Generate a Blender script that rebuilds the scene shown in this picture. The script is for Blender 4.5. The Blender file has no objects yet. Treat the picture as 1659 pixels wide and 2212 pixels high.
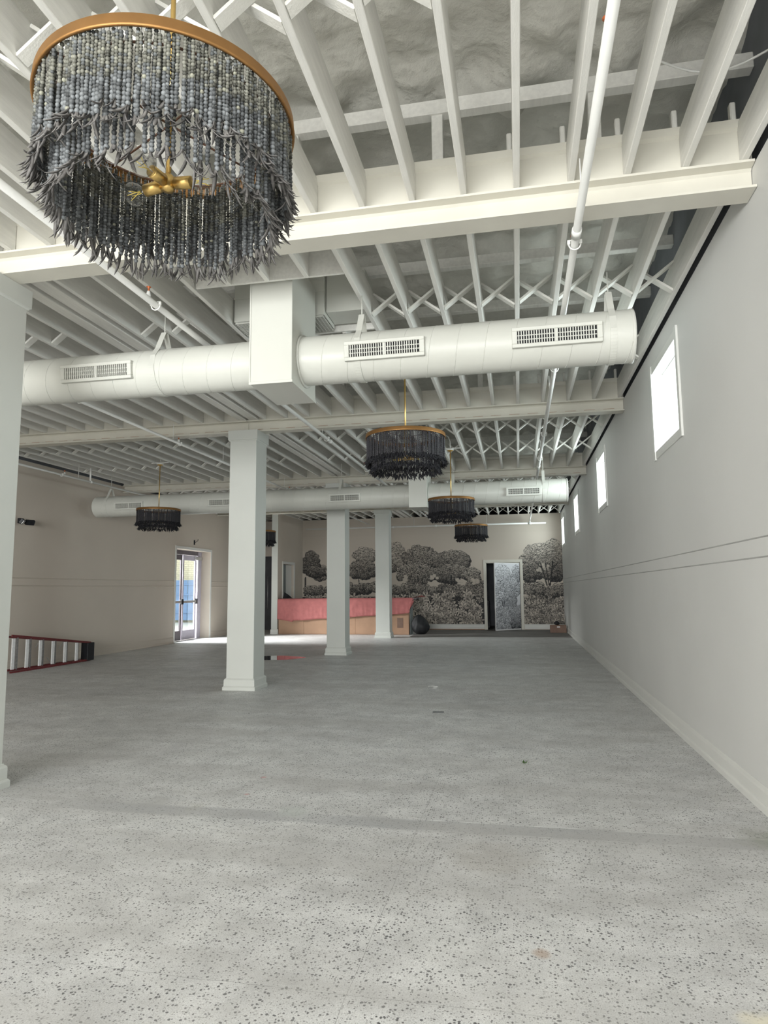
import bpy, math, random
import numpy as np
from mathutils import Vector, Matrix

random.seed(7)
rng = np.random.default_rng(7)
PI = math.pi
S = bpy.context.scene
COL = S.collection

# ------------------------------------------------------------------ camera
cam_d = bpy.data.cameras.new('camera')
cam_d.sensor_fit = 'VERTICAL'
cam_d.sensor_height = 36.0
cam_d.lens = 1444.59 / 2212.0 * 36.0
cam_d.clip_start = 0.05
cam_d.clip_end = 300
camera = bpy.data.objects.new('camera', cam_d)
_r = Vector((0.980489, 0.196362, -0.009130))
_u = Vector((0.031555, -0.111376, 0.993277))
_f = Vector((-0.194025, 0.974185, 0.115400))
camera.matrix_world = Matrix(((_r.x, _u.x, -_f.x, 0), (_r.y, _u.y, -_f.y, 0), (_r.z, _u.z, -_f.z, 1.6622), (0, 0, 0, 1)))
COL.objects.link(camera)
S.camera = camera

# ------------------------------------------------------------------ world, lights, exposure
W = bpy.data.worlds.new('sky')
S.world = W
W.use_nodes = True
_bg = W.node_tree.nodes['Background']
_bg.inputs[0].default_value = (0.80, 0.93, 0.92, 1)
_bg.inputs[1].default_value = 2.4

def area(name, loc, rot, sx, sy, power, col):
    l = bpy.data.lights.new(name, 'AREA')
    l.shape = 'RECTANGLE'; l.size = sx; l.size_y = sy
    l.energy = power; l.color = col
    o = bpy.data.objects.new(name, l)
    o.location = loc; o.rotation_euler = rot
    COL.objects.link(o)
    return o
# daylight falling through the shop-front glazing behind the camera and over the side street
area('daylight_shop_front', (-3.4, -8.9, 2.45), (PI / 2 - 0.05, 0, 0), 9.6, 3.5, 2420, (1.0, 0.995, 0.985))
for _y in (8.1, 14.2, 20.3, 26.4):
    area('daylight_high_window', (1.915, _y, 3.845), (0, PI / 2, 0), 0.94, 1.24, 65, (0.92, 0.99, 1.0))
area('daylight_side_street', (-15.8, 20.0, 4.2), tuple((Vector((-11.2, 21.8, 1.2)) - Vector((-15.8, 20.0, 4.2))).to_track_quat('-Z', 'Y').to_euler()), 2.2, 2.4, 5200, (1.0, 0.98, 0.97))

S.view_settings.view_transform = 'Standard'
S.view_settings.look = 'None'
S.view_settings.exposure = 0.0
S.view_settings.gamma = 1.0
S.view_settings.use_curve_mapping = False
S.cycles.max_bounces = 6
S.cycles.diffuse_bounces = 4
S.cycles.glossy_bounces = 3
S.cycles.use_adaptive_sampling = True
S.cycles.adaptive_threshold = 0.05
S.cycles.transparent_max_bounces = 8
S.cycles.caustics_reflective = False
S.cycles.caustics_refractive = False
S.cycles.sample_clamp_indirect = 6.0

# ------------------------------------------------------------------ materials
def new_mat(name):
    m = bpy.data.materials.new(name); m.use_nodes = True
    nt = m.node_tree
    return m, nt, nt.nodes['Principled BSDF']

def node(nt, t, **k):
    n = nt.nodes.new(t)
    for a, b in k.items():
        if a.startswith('i_'):
            n.inputs[a[2:].replace('_', ' ')].default_value = b
        else:
            setattr(n, a, b)
    return n

def ramp(nt, fac, stops):
    r = nt.nodes.new('ShaderNodeValToRGB')
    e = r.color_ramp.elements
    while len(e) < len(stops): e.new(0.5)
    for i, (p, c) in enumerate(stops):
        e[i].position = p
        e[i].color = (c[0], c[1], c[2], 1) if isinstance(c, (tuple, list)) else (c, c, c, 1)
    nt.links.new(fac, r.inputs[0])
    return r.outputs[0]

def mix(nt, fac, a, b, mode='MIX'):
    m = nt.nodes.new('ShaderNodeMix'); m.data_type = 'RGBA'; m.blend_type = mode
    for s, v in ((m.inputs[0], fac), (m.inputs[6], a), (m.inputs[7], b)):
        if isinstance(v, (int, float)): s.default_value = v
        elif isinstance(v, tuple): s.default_value = (v[0], v[1], v[2], 1)
        else: nt.links.new(v, s)
    return m.outputs[2]

def math_n(nt, op, a, b=0.0, c=None):
    m = nt.nodes.new('ShaderNodeMath'); m.operation = op
    for i, v in enumerate((a, b, c)):
        if v is None: continue
        if isinstance(v, (int, float)): m.inputs[i].default_value = v
        else: nt.links.new(v, m.inputs[i])
    return m.outputs[0]

def paint(name, c, rough=0.55, var=0.06, scale=3.0, bump=0.0, bscale=40.0, metal=0.0, spec=0.35, stretch=None):
    m, nt, b = new_mat(name)
    tc = node(nt, 'ShaderNodeTexCoord')
    vec = tc.outputs['Object']
    if stretch:
        mp = node(nt, 'ShaderNodeMapping'); mp.inputs['Scale'].default_value = stretch
        nt.links.new(vec, mp.inputs[0]); vec = mp.outputs[0]
    n = node(nt, 'ShaderNodeTexNoise', i_Scale=scale, i_Detail=4.0)
    nt.links.new(vec, n.inputs['Vector'])
    lo = tuple(x * (1 - var) for x in c); hi = tuple(min(1, x * (1 + var)) for x in c)
    nt.links.new(ramp(nt, n.outputs[0], [(0.3, lo), (0.7, hi)]), b.inputs['Base Color'])
    b.inputs['Roughness'].default_value = rough
    b.inputs['Metallic'].default_value = metal
    b.inputs['Specular IOR Level'].default_value = spec
    if bump:
        n2 = node(nt, 'ShaderNodeTexNoise', i_Scale=bscale, i_Detail=5.0)
        nt.links.new(vec, n2.inputs['Vector'])
        bp = node(nt, 'ShaderNodeBump', i_Strength=bump, i_Distance=0.01)
        nt.links.new(n2.outputs[0], bp.inputs['Height'])
        nt.links.new(bp.outputs[0], b.inputs['Normal'])
    return m

M = {}
M['wallwarm'] = paint('painted_plaster_beige', (0.57, 0.51, 0.44), 0.6, 0.025, 0.8, 0.05, 60)
M['wall'] = paint('painted_plaster', (0.655, 0.655, 0.635), 0.6, 0.025, 0.8, 0.05, 60)
M['greyline'] = paint('grey_wall_line', (0.40, 0.40, 0.385), 0.6, 0.15, 1.5)
M['trim'] = paint('painted_trim', (0.70, 0.70, 0.67), 0.4, 0.02, 2)
M['column'] = paint('painted_column_boards', (0.585, 0.60, 0.565), 0.45, 0.025, 1.2)
M['beam'] = paint('painted_steel_beam', (0.63, 0.61, 0.535), 0.4, 0.04, 2.5, 0.04, 90)
M['joist'] = paint('painted_joist_wood', (0.80, 0.79, 0.745), 0.5, 0.06, 5, 0.25, 50, stretch=(6, 0.6, 6))
M['brace'] = paint('painted_bracing_wood', (0.78, 0.77, 0.72), 0.5, 0.07, 7, 0.3, 60)
M['duct'] = paint('painted_sheet_metal', (0.61, 0.615, 0.565), 0.38, 0.02, 1.5, 0.02, 20)
M['pipe'] = paint('painted_pipe', (0.78, 0.78, 0.75), 0.35, 0.03, 3)
M['dark'] = paint('dark_void', (0.02, 0.02, 0.022), 0.8, 0.1)  # near-black, stands in for unlit hollows; also covers the roof deck
M['plenum'] = paint('unlit_plenum_grey', (0.20, 0.21, 0.23), 0.8, 0.2, 2)  # dark grey carries the shade above the walls and in the back room
M['brass'] = paint('aged_gold_metal', (0.31, 0.165, 0.06), 0.55, 0.08, 12, metal=0.85, spec=0.5)
M['brass2'] = paint('satin_brass', (0.66, 0.45, 0.16), 0.3, 0.06, 20, metal=0.9, spec=0.5)
M['wire'] = paint('brown_ring_wire', (0.16, 0.08, 0.05), 0.5, 0.1)
M['husk'] = paint('grey_shell_husk', (0.125, 0.119, 0.113), 0.55, 0.45, 30, 0.2, 80)
M['blackhusk'] = paint('charcoal_husk', (0.018, 0.018, 0.022), 0.6, 0.4, 30)
M['alum'] = paint('aluminium', (0.55, 0.55, 0.55), 0.38, 0.12, 25, metal=0.7)
M['treads'] = paint('bright_tread', (0.78, 0.78, 0.78), 0.4, 0.08, 25, metal=0.25)
M['redrail'] = paint('red_fibreglass', (0.13, 0.022, 0.024), 0.45, 0.2, 20)
M['black'] = paint('black_plastic', (0.012, 0.013, 0.016), 0.45, 0.3, 12)
M['paper'] = paint('red_rosin_paper', (0.44, 0.150, 0.145), 0.75, 0.10, 6, 0.25, 18)
M['card'] = paint('brown_board', (0.40, 0.25, 0.165), 0.75, 0.10, 2.2, 0.05, 30)
M['cardbox'] = paint('cardboard_box', (0.20, 0.13, 0.10), 0.8, 0.1, 6)
M['bag'] = paint('black_bag_film', (0.012, 0.013, 0.015), 0.62, 0.3, 9, 0.5, 14)
M['bronze'] = paint('dark_bronze_frame', (0.13, 0.115, 0.13), 0.4, 0.1, 6)
M['lit_frame'] = paint('daylit_pale_frame', (0.50, 0.47, 0.55), 0.4, 0.05, 6)  # pale tone holds the bright daylight on the door frame
M['blue'] = paint('blue_gate_boards', (0.17, 0.26, 0.43), 0.6, 0.12, 3)
M['concrete'] = paint('outdoor_concrete', (0.60, 0.58, 0.55), 0.9, 0.1, 2)
M['greydoor'] = paint('grey_green_door', (0.22, 0.25, 0.25), 0.5, 0.05, 2)
M['darkdoor'] = paint('dark_door', (0.05, 0.05, 0.055), 0.5, 0.2, 3)
M['copper'] = paint('copper_cap', (0.45, 0.13, 0.05), 0.4, 0.1, 20, metal=0.5)
M['green'] = paint('leaf_green', (0.06, 0.12, 0.03), 0.6, 0.3, 20)
M['scrap'] = paint('white_scrap', (0.75, 0.75, 0.73), 0.6, 0.1, 20)
M['plywood'] = paint('bare_wood_edge', (0.42, 0.24, 0.14), 0.7, 0.12, 8)
M['label'] = paint('white_print', (0.75, 0.75, 0.75), 0.5, 0.03)

def glass_mat(name, tint, gloss):
    m = bpy.data.materials.new(name); m.use_nodes = True
    nt = m.node_tree; nt.nodes.clear()
    o = node(nt, 'ShaderNodeOutputMaterial')
    t = node(nt, 'ShaderNodeBsdfTransparent'); t.inputs[0].default_value = (*tint, 1)
    g = node(nt, 'ShaderNodeBsdfGlossy'); g.inputs['Roughness'].default_value = 0.03
    lw = node(nt, 'ShaderNodeLayerWeight', i_Blend=0.5)
    fr = math_n(nt, 'ADD', 0.04, math_n(nt, 'MULTIPLY', math_n(nt, 'POWER', lw.outputs['Facing'], 2.6), 0.85))
    mx = node(nt, 'ShaderNodeMixShader')
    nt.links.new(math_n(nt, 'MULTIPLY', fr, gloss), mx.inputs[0])
    nt.links.new(t.outputs[0], mx.inputs[1]); nt.links.new(g.outputs[0], mx.inputs[2])
    nt.links.new(mx.outputs[0], o.inputs[0])
    return m
M['glass'] = glass_mat('window_glass', (0.96, 0.98, 0.98), 1.0)
M['bulbglass'] = glass_mat('bulb_glass', (0.97, 0.97, 0.96), 0.9)

def bead_mat(name, stops):
    m, nt, b = new_mat(name)
    a = node(nt, 'ShaderNodeVertexColor'); a.layer_name = 'bead'
    nt.links.new(a.outputs[0], b.inputs['Base Color'])
    b.inputs['Roughness'].default_value = 0.55
    b.inputs['Specular IOR Level'].default_value = 0.3
    return m
M['bead'] = bead_mat('wooden_bead', None)
M['blackbead'] = paint('charcoal_bead', (0.030, 0.029, 0.034), 0.5, 0.5, 60)

def foam_mat():
    m, nt, b = new_mat('spray_foam')
    tc = node(nt, 'ShaderNodeTexCoord')
    n = node(nt, 'ShaderNodeTexNoise', i_Scale=5.0, i_Detail=8.0, i_Roughness=0.65)
    nt.links.new(tc.outputs['Object'], n.inputs['Vector'])
    v = node(nt, 'ShaderNodeTexVoronoi', i_Scale=14.0); v.feature = 'SMOOTH_F1'
    wp = mix(nt, 0.12, tc.outputs['Object'], n.outputs['Color'])
    nt.links.new(wp, v.inputs['Vector'])
    nt.links.new(ramp(nt, n.outputs[0], [(0.3, (0.60, 0.585, 0.53)), (0.7, (0.70, 0.69, 0.63))]), b.inputs['Base Color'])
    h = math_n(nt, 'ADD', math_n(nt, 'MULTIPLY', v.outputs['Distance'], -0.6), n.outputs[0])
    bp = node(nt, 'ShaderNodeBump', i_Strength=0.6, i_Distance=0.045)
    nt.links.new(h, bp.inputs['Height']); nt.links.new(bp.outputs[0], b.inputs['Normal'])
    b.inputs['Roughness'].default_value = 0.85
    return m
M['foam'] = foam_mat()

def floor_mat():
    m, nt, b = new_mat('ground_terrazzo_concrete')
    tc = node(nt, 'ShaderNodeTexCoord'); P = tc.outputs['Object']
    sep = node(nt, 'ShaderNodeSeparateXYZ'); nt.links.new(P, sep.inputs[0])
    X, Y = sep.outputs[0], sep.outputs[1]
    def noise(sc, det=4.0, rough=0.55, vec=P, out=0):
        n = node(nt, 'ShaderNodeTexNoise', i_Scale=sc, i_Detail=det, i_Roughness=rough)
        nt.links.new(vec, n.inputs['Vector']); return n.outputs[out]
    base = ramp(nt, noise(0.55, 6, 0.6), [(0.25, (0.60, 0.60, 0.60)), (0.5, (0.72, 0.72, 0.715)), (0.75, (0.80, 0.805, 0.795))])
    mid = ramp(nt, noise(3.2, 6, 0.65), [(0.3, 0.76), (0.7, 1.10)])
    base = mix(nt, 1.0, base, mid, 'MULTIPLY')
    fine = ramp(nt, noise(160, 3, 0.7), [(0.35, 0.78), (0.65, 1.16)])
    base = mix(nt, 1.0, base, fine, 'MULTIPLY')
    # aggregate chips
    def chips(scale, thr, size):
        wob = mix(nt, 0.018, P, noise(26, 2, 0.5, out=1))
        v = node(nt, 'ShaderNodeTexVoronoi', i_Scale=scale)
        nt.links.new(wob, v.inputs['Vector'])
        sc = node(nt, 'ShaderNodeSeparateColor'); nt.links.new(v.outputs['Color'], sc.inputs[0])
        r = math_n(nt, 'MULTIPLY', math_n(nt, 'SUBTRACT', sc.outputs[0], thr), size / (1 - thr))
        d = math_n(nt, 'SUBTRACT', r, v.outputs['Distance'])
        return math_n(nt, 'MULTIPLY', math_n(nt, 'MAXIMUM', math_n(nt, 'MULTIPLY', d, 14.0), 0.0), 1.0)
    dens = ramp(nt, noise(1.1, 4, 0.6), [(0.35, 0.55), (0.6, 1.0)])
    c1 = math_n(nt, 'MINIMUM', math_n(nt, 'MULTIPLY', chips(64, 0.22, 0.50), dens), 0.85)
    c2 = math_n(nt, 'MINIMUM', math_n(nt, 'MULTIPLY', chips(105, 0.42, 0.50), dens), 0.55)
    base = mix(nt, c2, base, (0.16, 0.155, 0.15))
    base = mix(nt, c1, base, (0.065, 0.064, 0.068))
    w = math_n(nt, 'MINIMUM', chips(60, 0.86, 0.5), 0.5)
    base = mix(nt, w, base, (0.72, 0.72, 0.70))
    # old partition line under the first beam, with white paint along its edges
    def band(coord, at, half, soft):
        d = math_n(nt, 'ABSOLUTE', math_n(nt, 'SUBTRACT', coord, at))
        return math_n(nt, 'MINIMUM', math_n(nt, 'MAXIMUM', math_n(nt, 'DIVIDE', math_n(nt, 'SUBTRACT', half, d), soft), 0.0), 1.0)
    wig = math_n(nt, 'ADD', Y, math_n(nt, 'MULTIPLY', math_n(nt, 'SUBTRACT', noise(2.0, 3), 0.5), 0.10))
    inx = band(X, -0.95, 2.75, 0.35)
    bn = math_n(nt, 'MULTIPLY', band(wig, 4.93, 0.13, 0.05), inx)
    bn = math_n(nt, 'MULTIPLY', bn, ramp(nt, noise(1.6, 4), [(0.3, 0.2), (0.6, 0.62)]))
    base = mix(nt, bn, base, (0.34, 0.345, 0.355))
    ln = math_n(nt, 'MULTIPLY', band(Y, 5.035, 0.008, 0.004), band(X, 0.5, 1.25, 0.1))
    ln = math_n(nt, 'MULTIPLY', ln, ramp(nt, noise(3.0, 4), [(0.44, 0.0), (0.50, 0.95)]))
    base = mix(nt, ln, base, (0.80, 0.81, 0.80))
    ln = math_n(nt, 'MULTIPLY', band(Y, 4.83, 0.006, 0.004), band(X, 0.5, 1.25, 0.1))
    ln = math_n(nt, 'MULTIPLY', ln, ramp(nt, noise(3.6, 4), [(0.46, 0.0), (0.53, 0.8)]))
    base = mix(nt, ln, base, (0.75, 0.76, 0.75))
    # hairline cracks / saw cuts
    wx = math_n(nt, 'ADD', X, math_n(nt, 'MULTIPLY', math_n(nt, 'SUBTRACT', noise(4.0, 4), 0.5), 0.02))
    wy = math_n(nt, 'ADD', Y, math_n(nt, 'MULTIPLY', math_n(nt, 'SUBTRACT', noise(3.0, 4), 0.5), 0.03))
    ck = math_n(nt, 'MAXIMUM', math_n(nt, 'MULTIPLY', band(wx, -0.75, 0.0018, 0.0016), band(Y, 2.0, 4.6, 0.5)), math_n(nt, 'MULTIPLY', band(wy, 2.885, 0.0018, 0.0016), band(X, -0.9, 1.6, 0.6)))
    ck = math_n(nt, 'MAXIMUM', ck, math_n(nt, 'MULTIPLY', band(wx, -3.0, 0.003, 0.003), band(Y, 8.6, 3.2, 0.5)))
    base = mix(nt, math_n(nt, 'MULTIPLY', ck, 0.75), base, (0.10, 0.10, 0.10))
    # trowel smears, rusty and cream stains
    mp = node(nt, 'ShaderNodeMapping'); mp.inputs['Scale'].default_value = (0.35, 1.6, 1)
    nt.links.new(P, mp.inputs[0])
    sm = ramp(nt, noise(1.0, 6, 0.7, mp.outputs[0]), [(0.42, 0.0), (0.62, 0.5)])
    base = mix(nt, sm, base, (0.46, 0.45, 0.435))
    st = ramp(nt, noise(1.7, 3, 0.5), [(0.68, 0.0), (0.78, 0.45)])
    base = mix(nt, st, base, (0.50, 0.49, 0.44))
    def spot(x, y, r, colr, k):
        dx = math_n(nt, 'SUBTRACT', X, x); dy = math_n(nt, 'SUBTRACT', Y, y)
        d = math_n(nt, 'SQRT', math_n(nt, 'ADD', math_n(nt, 'MULTIPLY', dx, dx), math_n(nt, 'MULTIPLY', dy, dy)))
        d = math_n(nt, 'ADD', d, math_n(nt, 'MULTIPLY', math_n(nt, 'SUBTRACT', noise(9, 4), 0.5), r * 1.2))
        f = math_n(nt, 'MULTIPLY', math_n(nt, 'MINIMUM', math_n(nt, 'MAXIMUM', math_n(nt, 'DIVIDE', math_n(nt, 'SUBTRACT', r, d), r * 0.6), 0.0), 1.0), k)
        return f, colr
    for a in ((0.88, 2.98, 0.13, (0.80, 0.74, 0.58), 0.75), (1.62, 5.0, 0.28, (0.30, 0.31, 0.26), 0.6), (1.68, 4.45, 0.14, (0.34, 0.33, 0.24), 0.5), (-0.2, 4.4, 0.35, (0.40, 0.37, 0.33), 0.35), (0.05, 3.35, 0.05, (0.42, 0.30, 0.22), 0.6), (-1.72, 5.05, 0.17, (0.55, 0.58, 0.55), 0.6), (-2.9, 5.1, 0.22, (0.5, 0.5, 0.49), 0.5), (-2.3, 5.9, 0.03, (0.6, 0.2, 0.2), 0.5), (-2.25, 5.4, 0.03, (0.6, 0.2, 0.2), 0.5)):
        f, c = spot(*a); base = mix(nt, f, base, c)
    nt.links.new(base, b.inputs['Base Color'])
    rg = ramp(nt, noise(1.3, 5), [(0.3, 0.42), (0.7, 0.62)])
    nt.links.new(rg, b.inputs['Roughness'])
    b.inputs['Specular IOR Level'].default_value = 0.4
    bp = node(nt, 'ShaderNodeBump', i_Strength=0.15, i_Distance=0.004)
    nt.links.new(noise(70, 4), bp.inputs['Height']); nt.links.new(bp.outputs[0], b.inputs['Normal'])
    return m
M['floor'] = floor_mat()

def slab_mat():
    return paint('darker_back_slab', (0.20, 0.19, 0.18), 0.6, 0.15, 1.2, 0.1, 30)
M['slab'] = slab_mat()

def brick_mat():
    m, nt, b = new_mat('cream_brick')
    tc = node(nt, 'ShaderNodeTexCoord')
    mp = node(nt, 'ShaderNodeMapping'); mp.inputs['Rotation'].default_value = (PI / 2, 0, 0)
    nt.links.new(tc.outputs['Object'], mp.inputs[0])
    br = node(nt, 'ShaderNodeTexBrick', i_Scale=2.2)
    br.inputs['Color1'].default_value = (0.66, 0.58, 0.42, 1); br.inputs['Color2'].default_value = (0.74, 0.66, 0.50, 1)
    br.inputs['Mortar'].default_value = (0.42, 0.38, 0.30, 1)
    nt.links.new(mp.outputs[0], br.inputs[0]); nt.links.new(br.outputs[0], b.inputs['Base Color'])
    b.inputs['Roughness'].default_value = 0.9
    return m
M['brick'] = brick_mat()

def mural_mat():
    m, nt, b = new_mat('printed_wallpaper')
    a = node(nt, 'ShaderNodeVertexColor'); a.layer_name = 'print'
    nt.links.new(a.outputs[0], b.inputs['Base Color'])
    b.inputs['Roughness'].default_value = 0.6
    b.inputs['Specular IOR Level'].default_value = 0.25
    return m
M['mural'] = mural_mat()

def water_mat():
    m, nt, b = new_mat('water_film')
    b.inputs['Base Color'].default_value = (0.03, 0.03, 0.03, 1)
    b.inputs['Roughness'].default_value = 0.02
    b.inputs['Specular IOR Level'].default_value = 1.0
    b.inputs['IOR'].default_value = 1.6
    return m
M['water'] = water_mat()

# ------------------------------------------------------------------ mesh building helpers
class MB:
    def __init__(s): s.v = []; s.f = []; s.sm = []; s.c = []
    def add(s, vs, fs, smooth=False, col=None):
        n = len(s.v); s.v += [tuple(v) for v in vs]
        s.f += [tuple(i + n for i in f) for f in fs]; s.sm += [smooth] * len(fs)
        s.c += [col] * len(vs)
    def box(s, x0, x1, y0, y1, z0, z1):
        s.add([(x0, y0, z0), (x1, y0, z0), (x1, y1, z0), (x0, y1, z0), (x0, y0, z1), (x1, y0, z1), (x1, y1, z1), (x0, y1, z1)],
              [(0, 3, 2, 1), (4, 5, 6, 7), (0, 1, 5, 4), (1, 2, 6, 5), (2, 3, 7, 6), (3, 0, 4, 7)])
        return s
    def rbox(s, x0, x1, y0, y1, z0, z1, b=0.005):
        # box with chamfered edges
        xs = (x0, x1); ys = (y0, y1); zs = (z0, z1); v = []
        for i in (0, 1):
            for j in (0, 1):
                for k in (0, 1):
                    sx, sy, sz = (1 if i == 0 else -1), (1 if j == 0 else -1), (1 if k == 0 else -1)
                    x, y, z = xs[i], ys[j], zs[k]
                    v += [(x, y + sy * b, z + sz * b), (x + sx * b, y, z + sz * b), (x + sx * b, y + sy * b, z)]
        I = lambda i, j, k, a: (i * 4 + j * 2 + k) * 3 + a
        f = []
        for i in (0, 1):
            q = [I(i, 0, 0, 0), I(i, 1, 0, 0), I(i, 1, 1, 0), I(i, 0, 1, 0)]; f.append(q if i else q[::-1])
            q = [I(0, i, 0, 1), I(1, i, 0, 1), I(1, i, 1, 1), I(0, i, 1, 1)]; f.append(q[::-1] if i else q)
            q = [I(0, 0, i, 2), I(1, 0, i, 2), I(1, 1, i, 2), I(0, 1, i, 2)]; f.append(q if i else q[::-1])
        for a in (0, 1):
            for c in (0, 1):
                f.append((I(0, a, c, 1), I(1, a, c, 1), I(1, a, c, 2), I(0, a, c, 2)))
                f.append((I(a, 0, c, 0), I(a, 1, c, 0), I(a, 1, c, 2), I(a, 0, c, 2)))
                f.append((I(a, c, 0, 0), I(a, c, 1, 0), I(a, c, 1, 1), I(a, c, 0, 1)))
        for i in (0, 1):
            for j in (0, 1):
                for k in (0, 1): f.append((I(i, j, k, 0), I(i, j, k, 1), I(i, j, k, 2)))
        s.add(v, f); return s
    def bar(s, a, b, w, h, up=(0, 0, 1)):
        a = Vector(a); b = Vector(b); d = (b - a).normalized(); up = Vector(up)
        x = d.cross(up)
        if x.length < 1e-4: x = d.cross(Vector((1, 0, 0)))
        x.normalize(); y = x.cross(d).normalized()
        vs = [p + x * sx * w / 2 + y * sy * h / 2 for p in (a, b) for sx, sy in ((-1, -1), (1, -1), (1, 1), (-1, 1))]
        s.add(vs, [(0, 1, 2, 3), (7, 6, 5, 4), (0, 4, 5, 1), (1, 5, 6, 2), (2, 6, 7, 3), (3, 7, 4, 0)]); return s
    def tube(s, pts, r, n=10, smooth=True, caps=True, closed=False):
        pts = [Vector(p) for p in pts]; rs = r if isinstance(r, (list, tuple)) else [r] * len(pts)
        L = len(pts); rings = []; px = None
        for i, p in enumerate(pts):
            if closed: d = pts[(i + 1) % L] - pts[i - 1]
            else: d = pts[min(i + 1, L - 1)] - pts[max(i - 1, 0)]
            d.normalize()
            if px is None:
                px = d.cross(Vector((0, 0, 1)))
                if px.length < 0.05: px = d.cross(Vector((1, 0, 0)))
            px = (px - d * px.dot(d)).normalized(); py = d.cross(px)
            rings.append([p + (px * math.cos(2 * PI * k / n) + py * math.sin(2 * PI * k / n)) * rs[i] for k in range(n)])
        vs = [v for q in rings for v in q]; f = []
        for i in range(L if closed else L - 1):
            j = (i + 1) % L
            for k in range(n): f.append((i * n + k, i * n + (k + 1) % n, j * n + (k + 1) % n, j * n + k))
        if caps and not closed: f += [tuple(range(n))[::-1], tuple((L - 1) * n + k for k in range(n))]
        s.add(vs, f, smooth); return s
    def lathe(s, prof, c=(0, 0, 0), n=24, smooth=True, axis='z'):
        vs = []; L = len(prof)
        for r, z in prof:
            for k in range(n):
                a = 2 * PI * k / n; p = (r * math.cos(a), r * math.sin(a), z)
                if axis == 'x': p = (p[2], p[0], p[1])
                if axis == 'y': p = (p[0], p[2], p[1])
                vs.append((c[0] + p[0], c[1] + p[1], c[2] + p[2]))
        f = [(i * n + k, i * n + (k + 1) % n, (i + 1) * n + (k + 1) % n, (i + 1) * n + k) for i in range(L - 1) for k in range(n)]
        s.add(vs, f, smooth); return s
    def prism(s, prof, x0, x1, axis='x'):
        # closed profile of 2-D points swept along an axis
        n = len(prof)
        if axis == 'x': vs = [(x, a, b) for x in (x0, x1) for a, b in prof]
        elif axis == 'y': vs = [(a, y, b) for y in (x0, x1) for a, b in prof]
        else: vs = [(a, b, z) for z in (x0, x1) for a, b in prof]
        f = [(k, (k + 1) % n, n + (k + 1) % n, n + k) for k in range(n)] + [tuple(range(n))[::-1], tuple(range(n, 2 * n))]
        s.add(vs, f); return s
    def mesh(s, name):
        me = bpy.data.meshes.new(name)
        me.from_pydata(s.v, [], s.f)
        me.polygons.foreach_set('use_smooth', s.sm)
        if any(c is not None for c in s.c):
            ca = me.color_attributes.new('bead', 'FLOAT_COLOR', 'POINT')
            arr = np.array([(c[0], c[1], c[2], 1.0) if c else (1, 1, 1, 1) for c in s.c], dtype=np.float32)
            ca.data.foreach_set('color', arr.ravel())
        me.update()
        import bmesh
        bm = bmesh.new(); bm.from_mesh(me)
        bmesh.ops.recalc_face_normals(bm, faces=bm.faces)
        bm.to_mesh(me); bm.free()
        return me
    def build(s, name, mat, parent=None, label=None, kind=None):
        return link(name, s.mesh(name), mat, parent, label, kind)

def link(name, me, mat=None, parent=None, label=None, kind=None, loc=None, rot=None):
    if mat is not None and not me.materials: me.materials.append(mat)
    o = bpy.data.objects.new(name, me); COL.objects.link(o)
    if parent is not None: o.parent = parent
    if label: o['label'] = label
    if kind: o['kind'] = kind
    if loc is not None: o.location = loc
    if rot is not None: o.rotation_euler = rot
    return o

def tag(o, label, cat, group=None, kind=None):
    o['label'] = label; o['category'] = cat
    if group: o['group'] = group
    if kind: o['kind'] = kind
    return o

def empty(name, loc=(0, 0, 0), rz=0.0):
    o = bpy.data.objects.new(name, None); COL.objects.link(o)
    o.location = loc; o.rotation_euler = (0, 0, rz); o.empty_display_size = 0.1
    return o

def struct(o, label, cat='wall'):
    o['kind'] = 'structure'; o['label'] = label; o['category'] = cat
    return o

# ------------------------------------------------------------------ dimensions (metres)
XR, XL, YB = 1.75, -11.01, 27.80
Y1, D = 4.98, 6.10
BY = [Y1 + D * k for k in range(4)]           # the four beams
XC = -4.67
ZB, ZJ, ZT = 4.475, 4.69, 5.00                # beam underside, joist underside, joist top
WT = 4.675                                    # top of the painted walls
YF = -9.0

# ------------------------------------------------------------------ floor
fl = MB().box(XL - 0.42, XR + 0.3, YF, YB + 0.3, -0.12, 0.0).build('floor', M['floor'])
struct(fl, 'grey ground terrazzo concrete floor with dark chips and stains', 'floor')
MB().box(-3.82, XR, 23.6, YB, 0.0, 0.014).build('floor_slab', M['slab'], fl, 'darker smooth floor section by the mural wall')

# ------------------------------------------------------------------ walls
wr = MB()
WIN = [(y, y + 1.30) for y in (7.45, 13.55, 19.65, 25.75)]
ZW0, ZW1 = 3.35, 4.34
wr.box(XR, XR + 0.18, YF, YB + 0.3, -0.1, ZW0)
wr.box(XR, XR + 0.18, YF, YB + 0.3, ZW1, WT)
ys = [YF] + [q for w in WIN for q in w] + [YB + 0.3]
for i in range(0, len(ys), 2): wr.box(XR, XR + 0.18, ys[i], ys[i + 1], ZW0, ZW1)
wr = wr.build('wall_right', M['wall'])
struct(wr, 'long pale plaster wall on the right with four small high windows')
up = MB().box(XR + 0.06, XR + 0.18, YF, YB + 1.2, WT, 6.2).build('upper_wall', M['plenum'], wr)  # darkened colour puts the shade of the gap onto this wall

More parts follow.
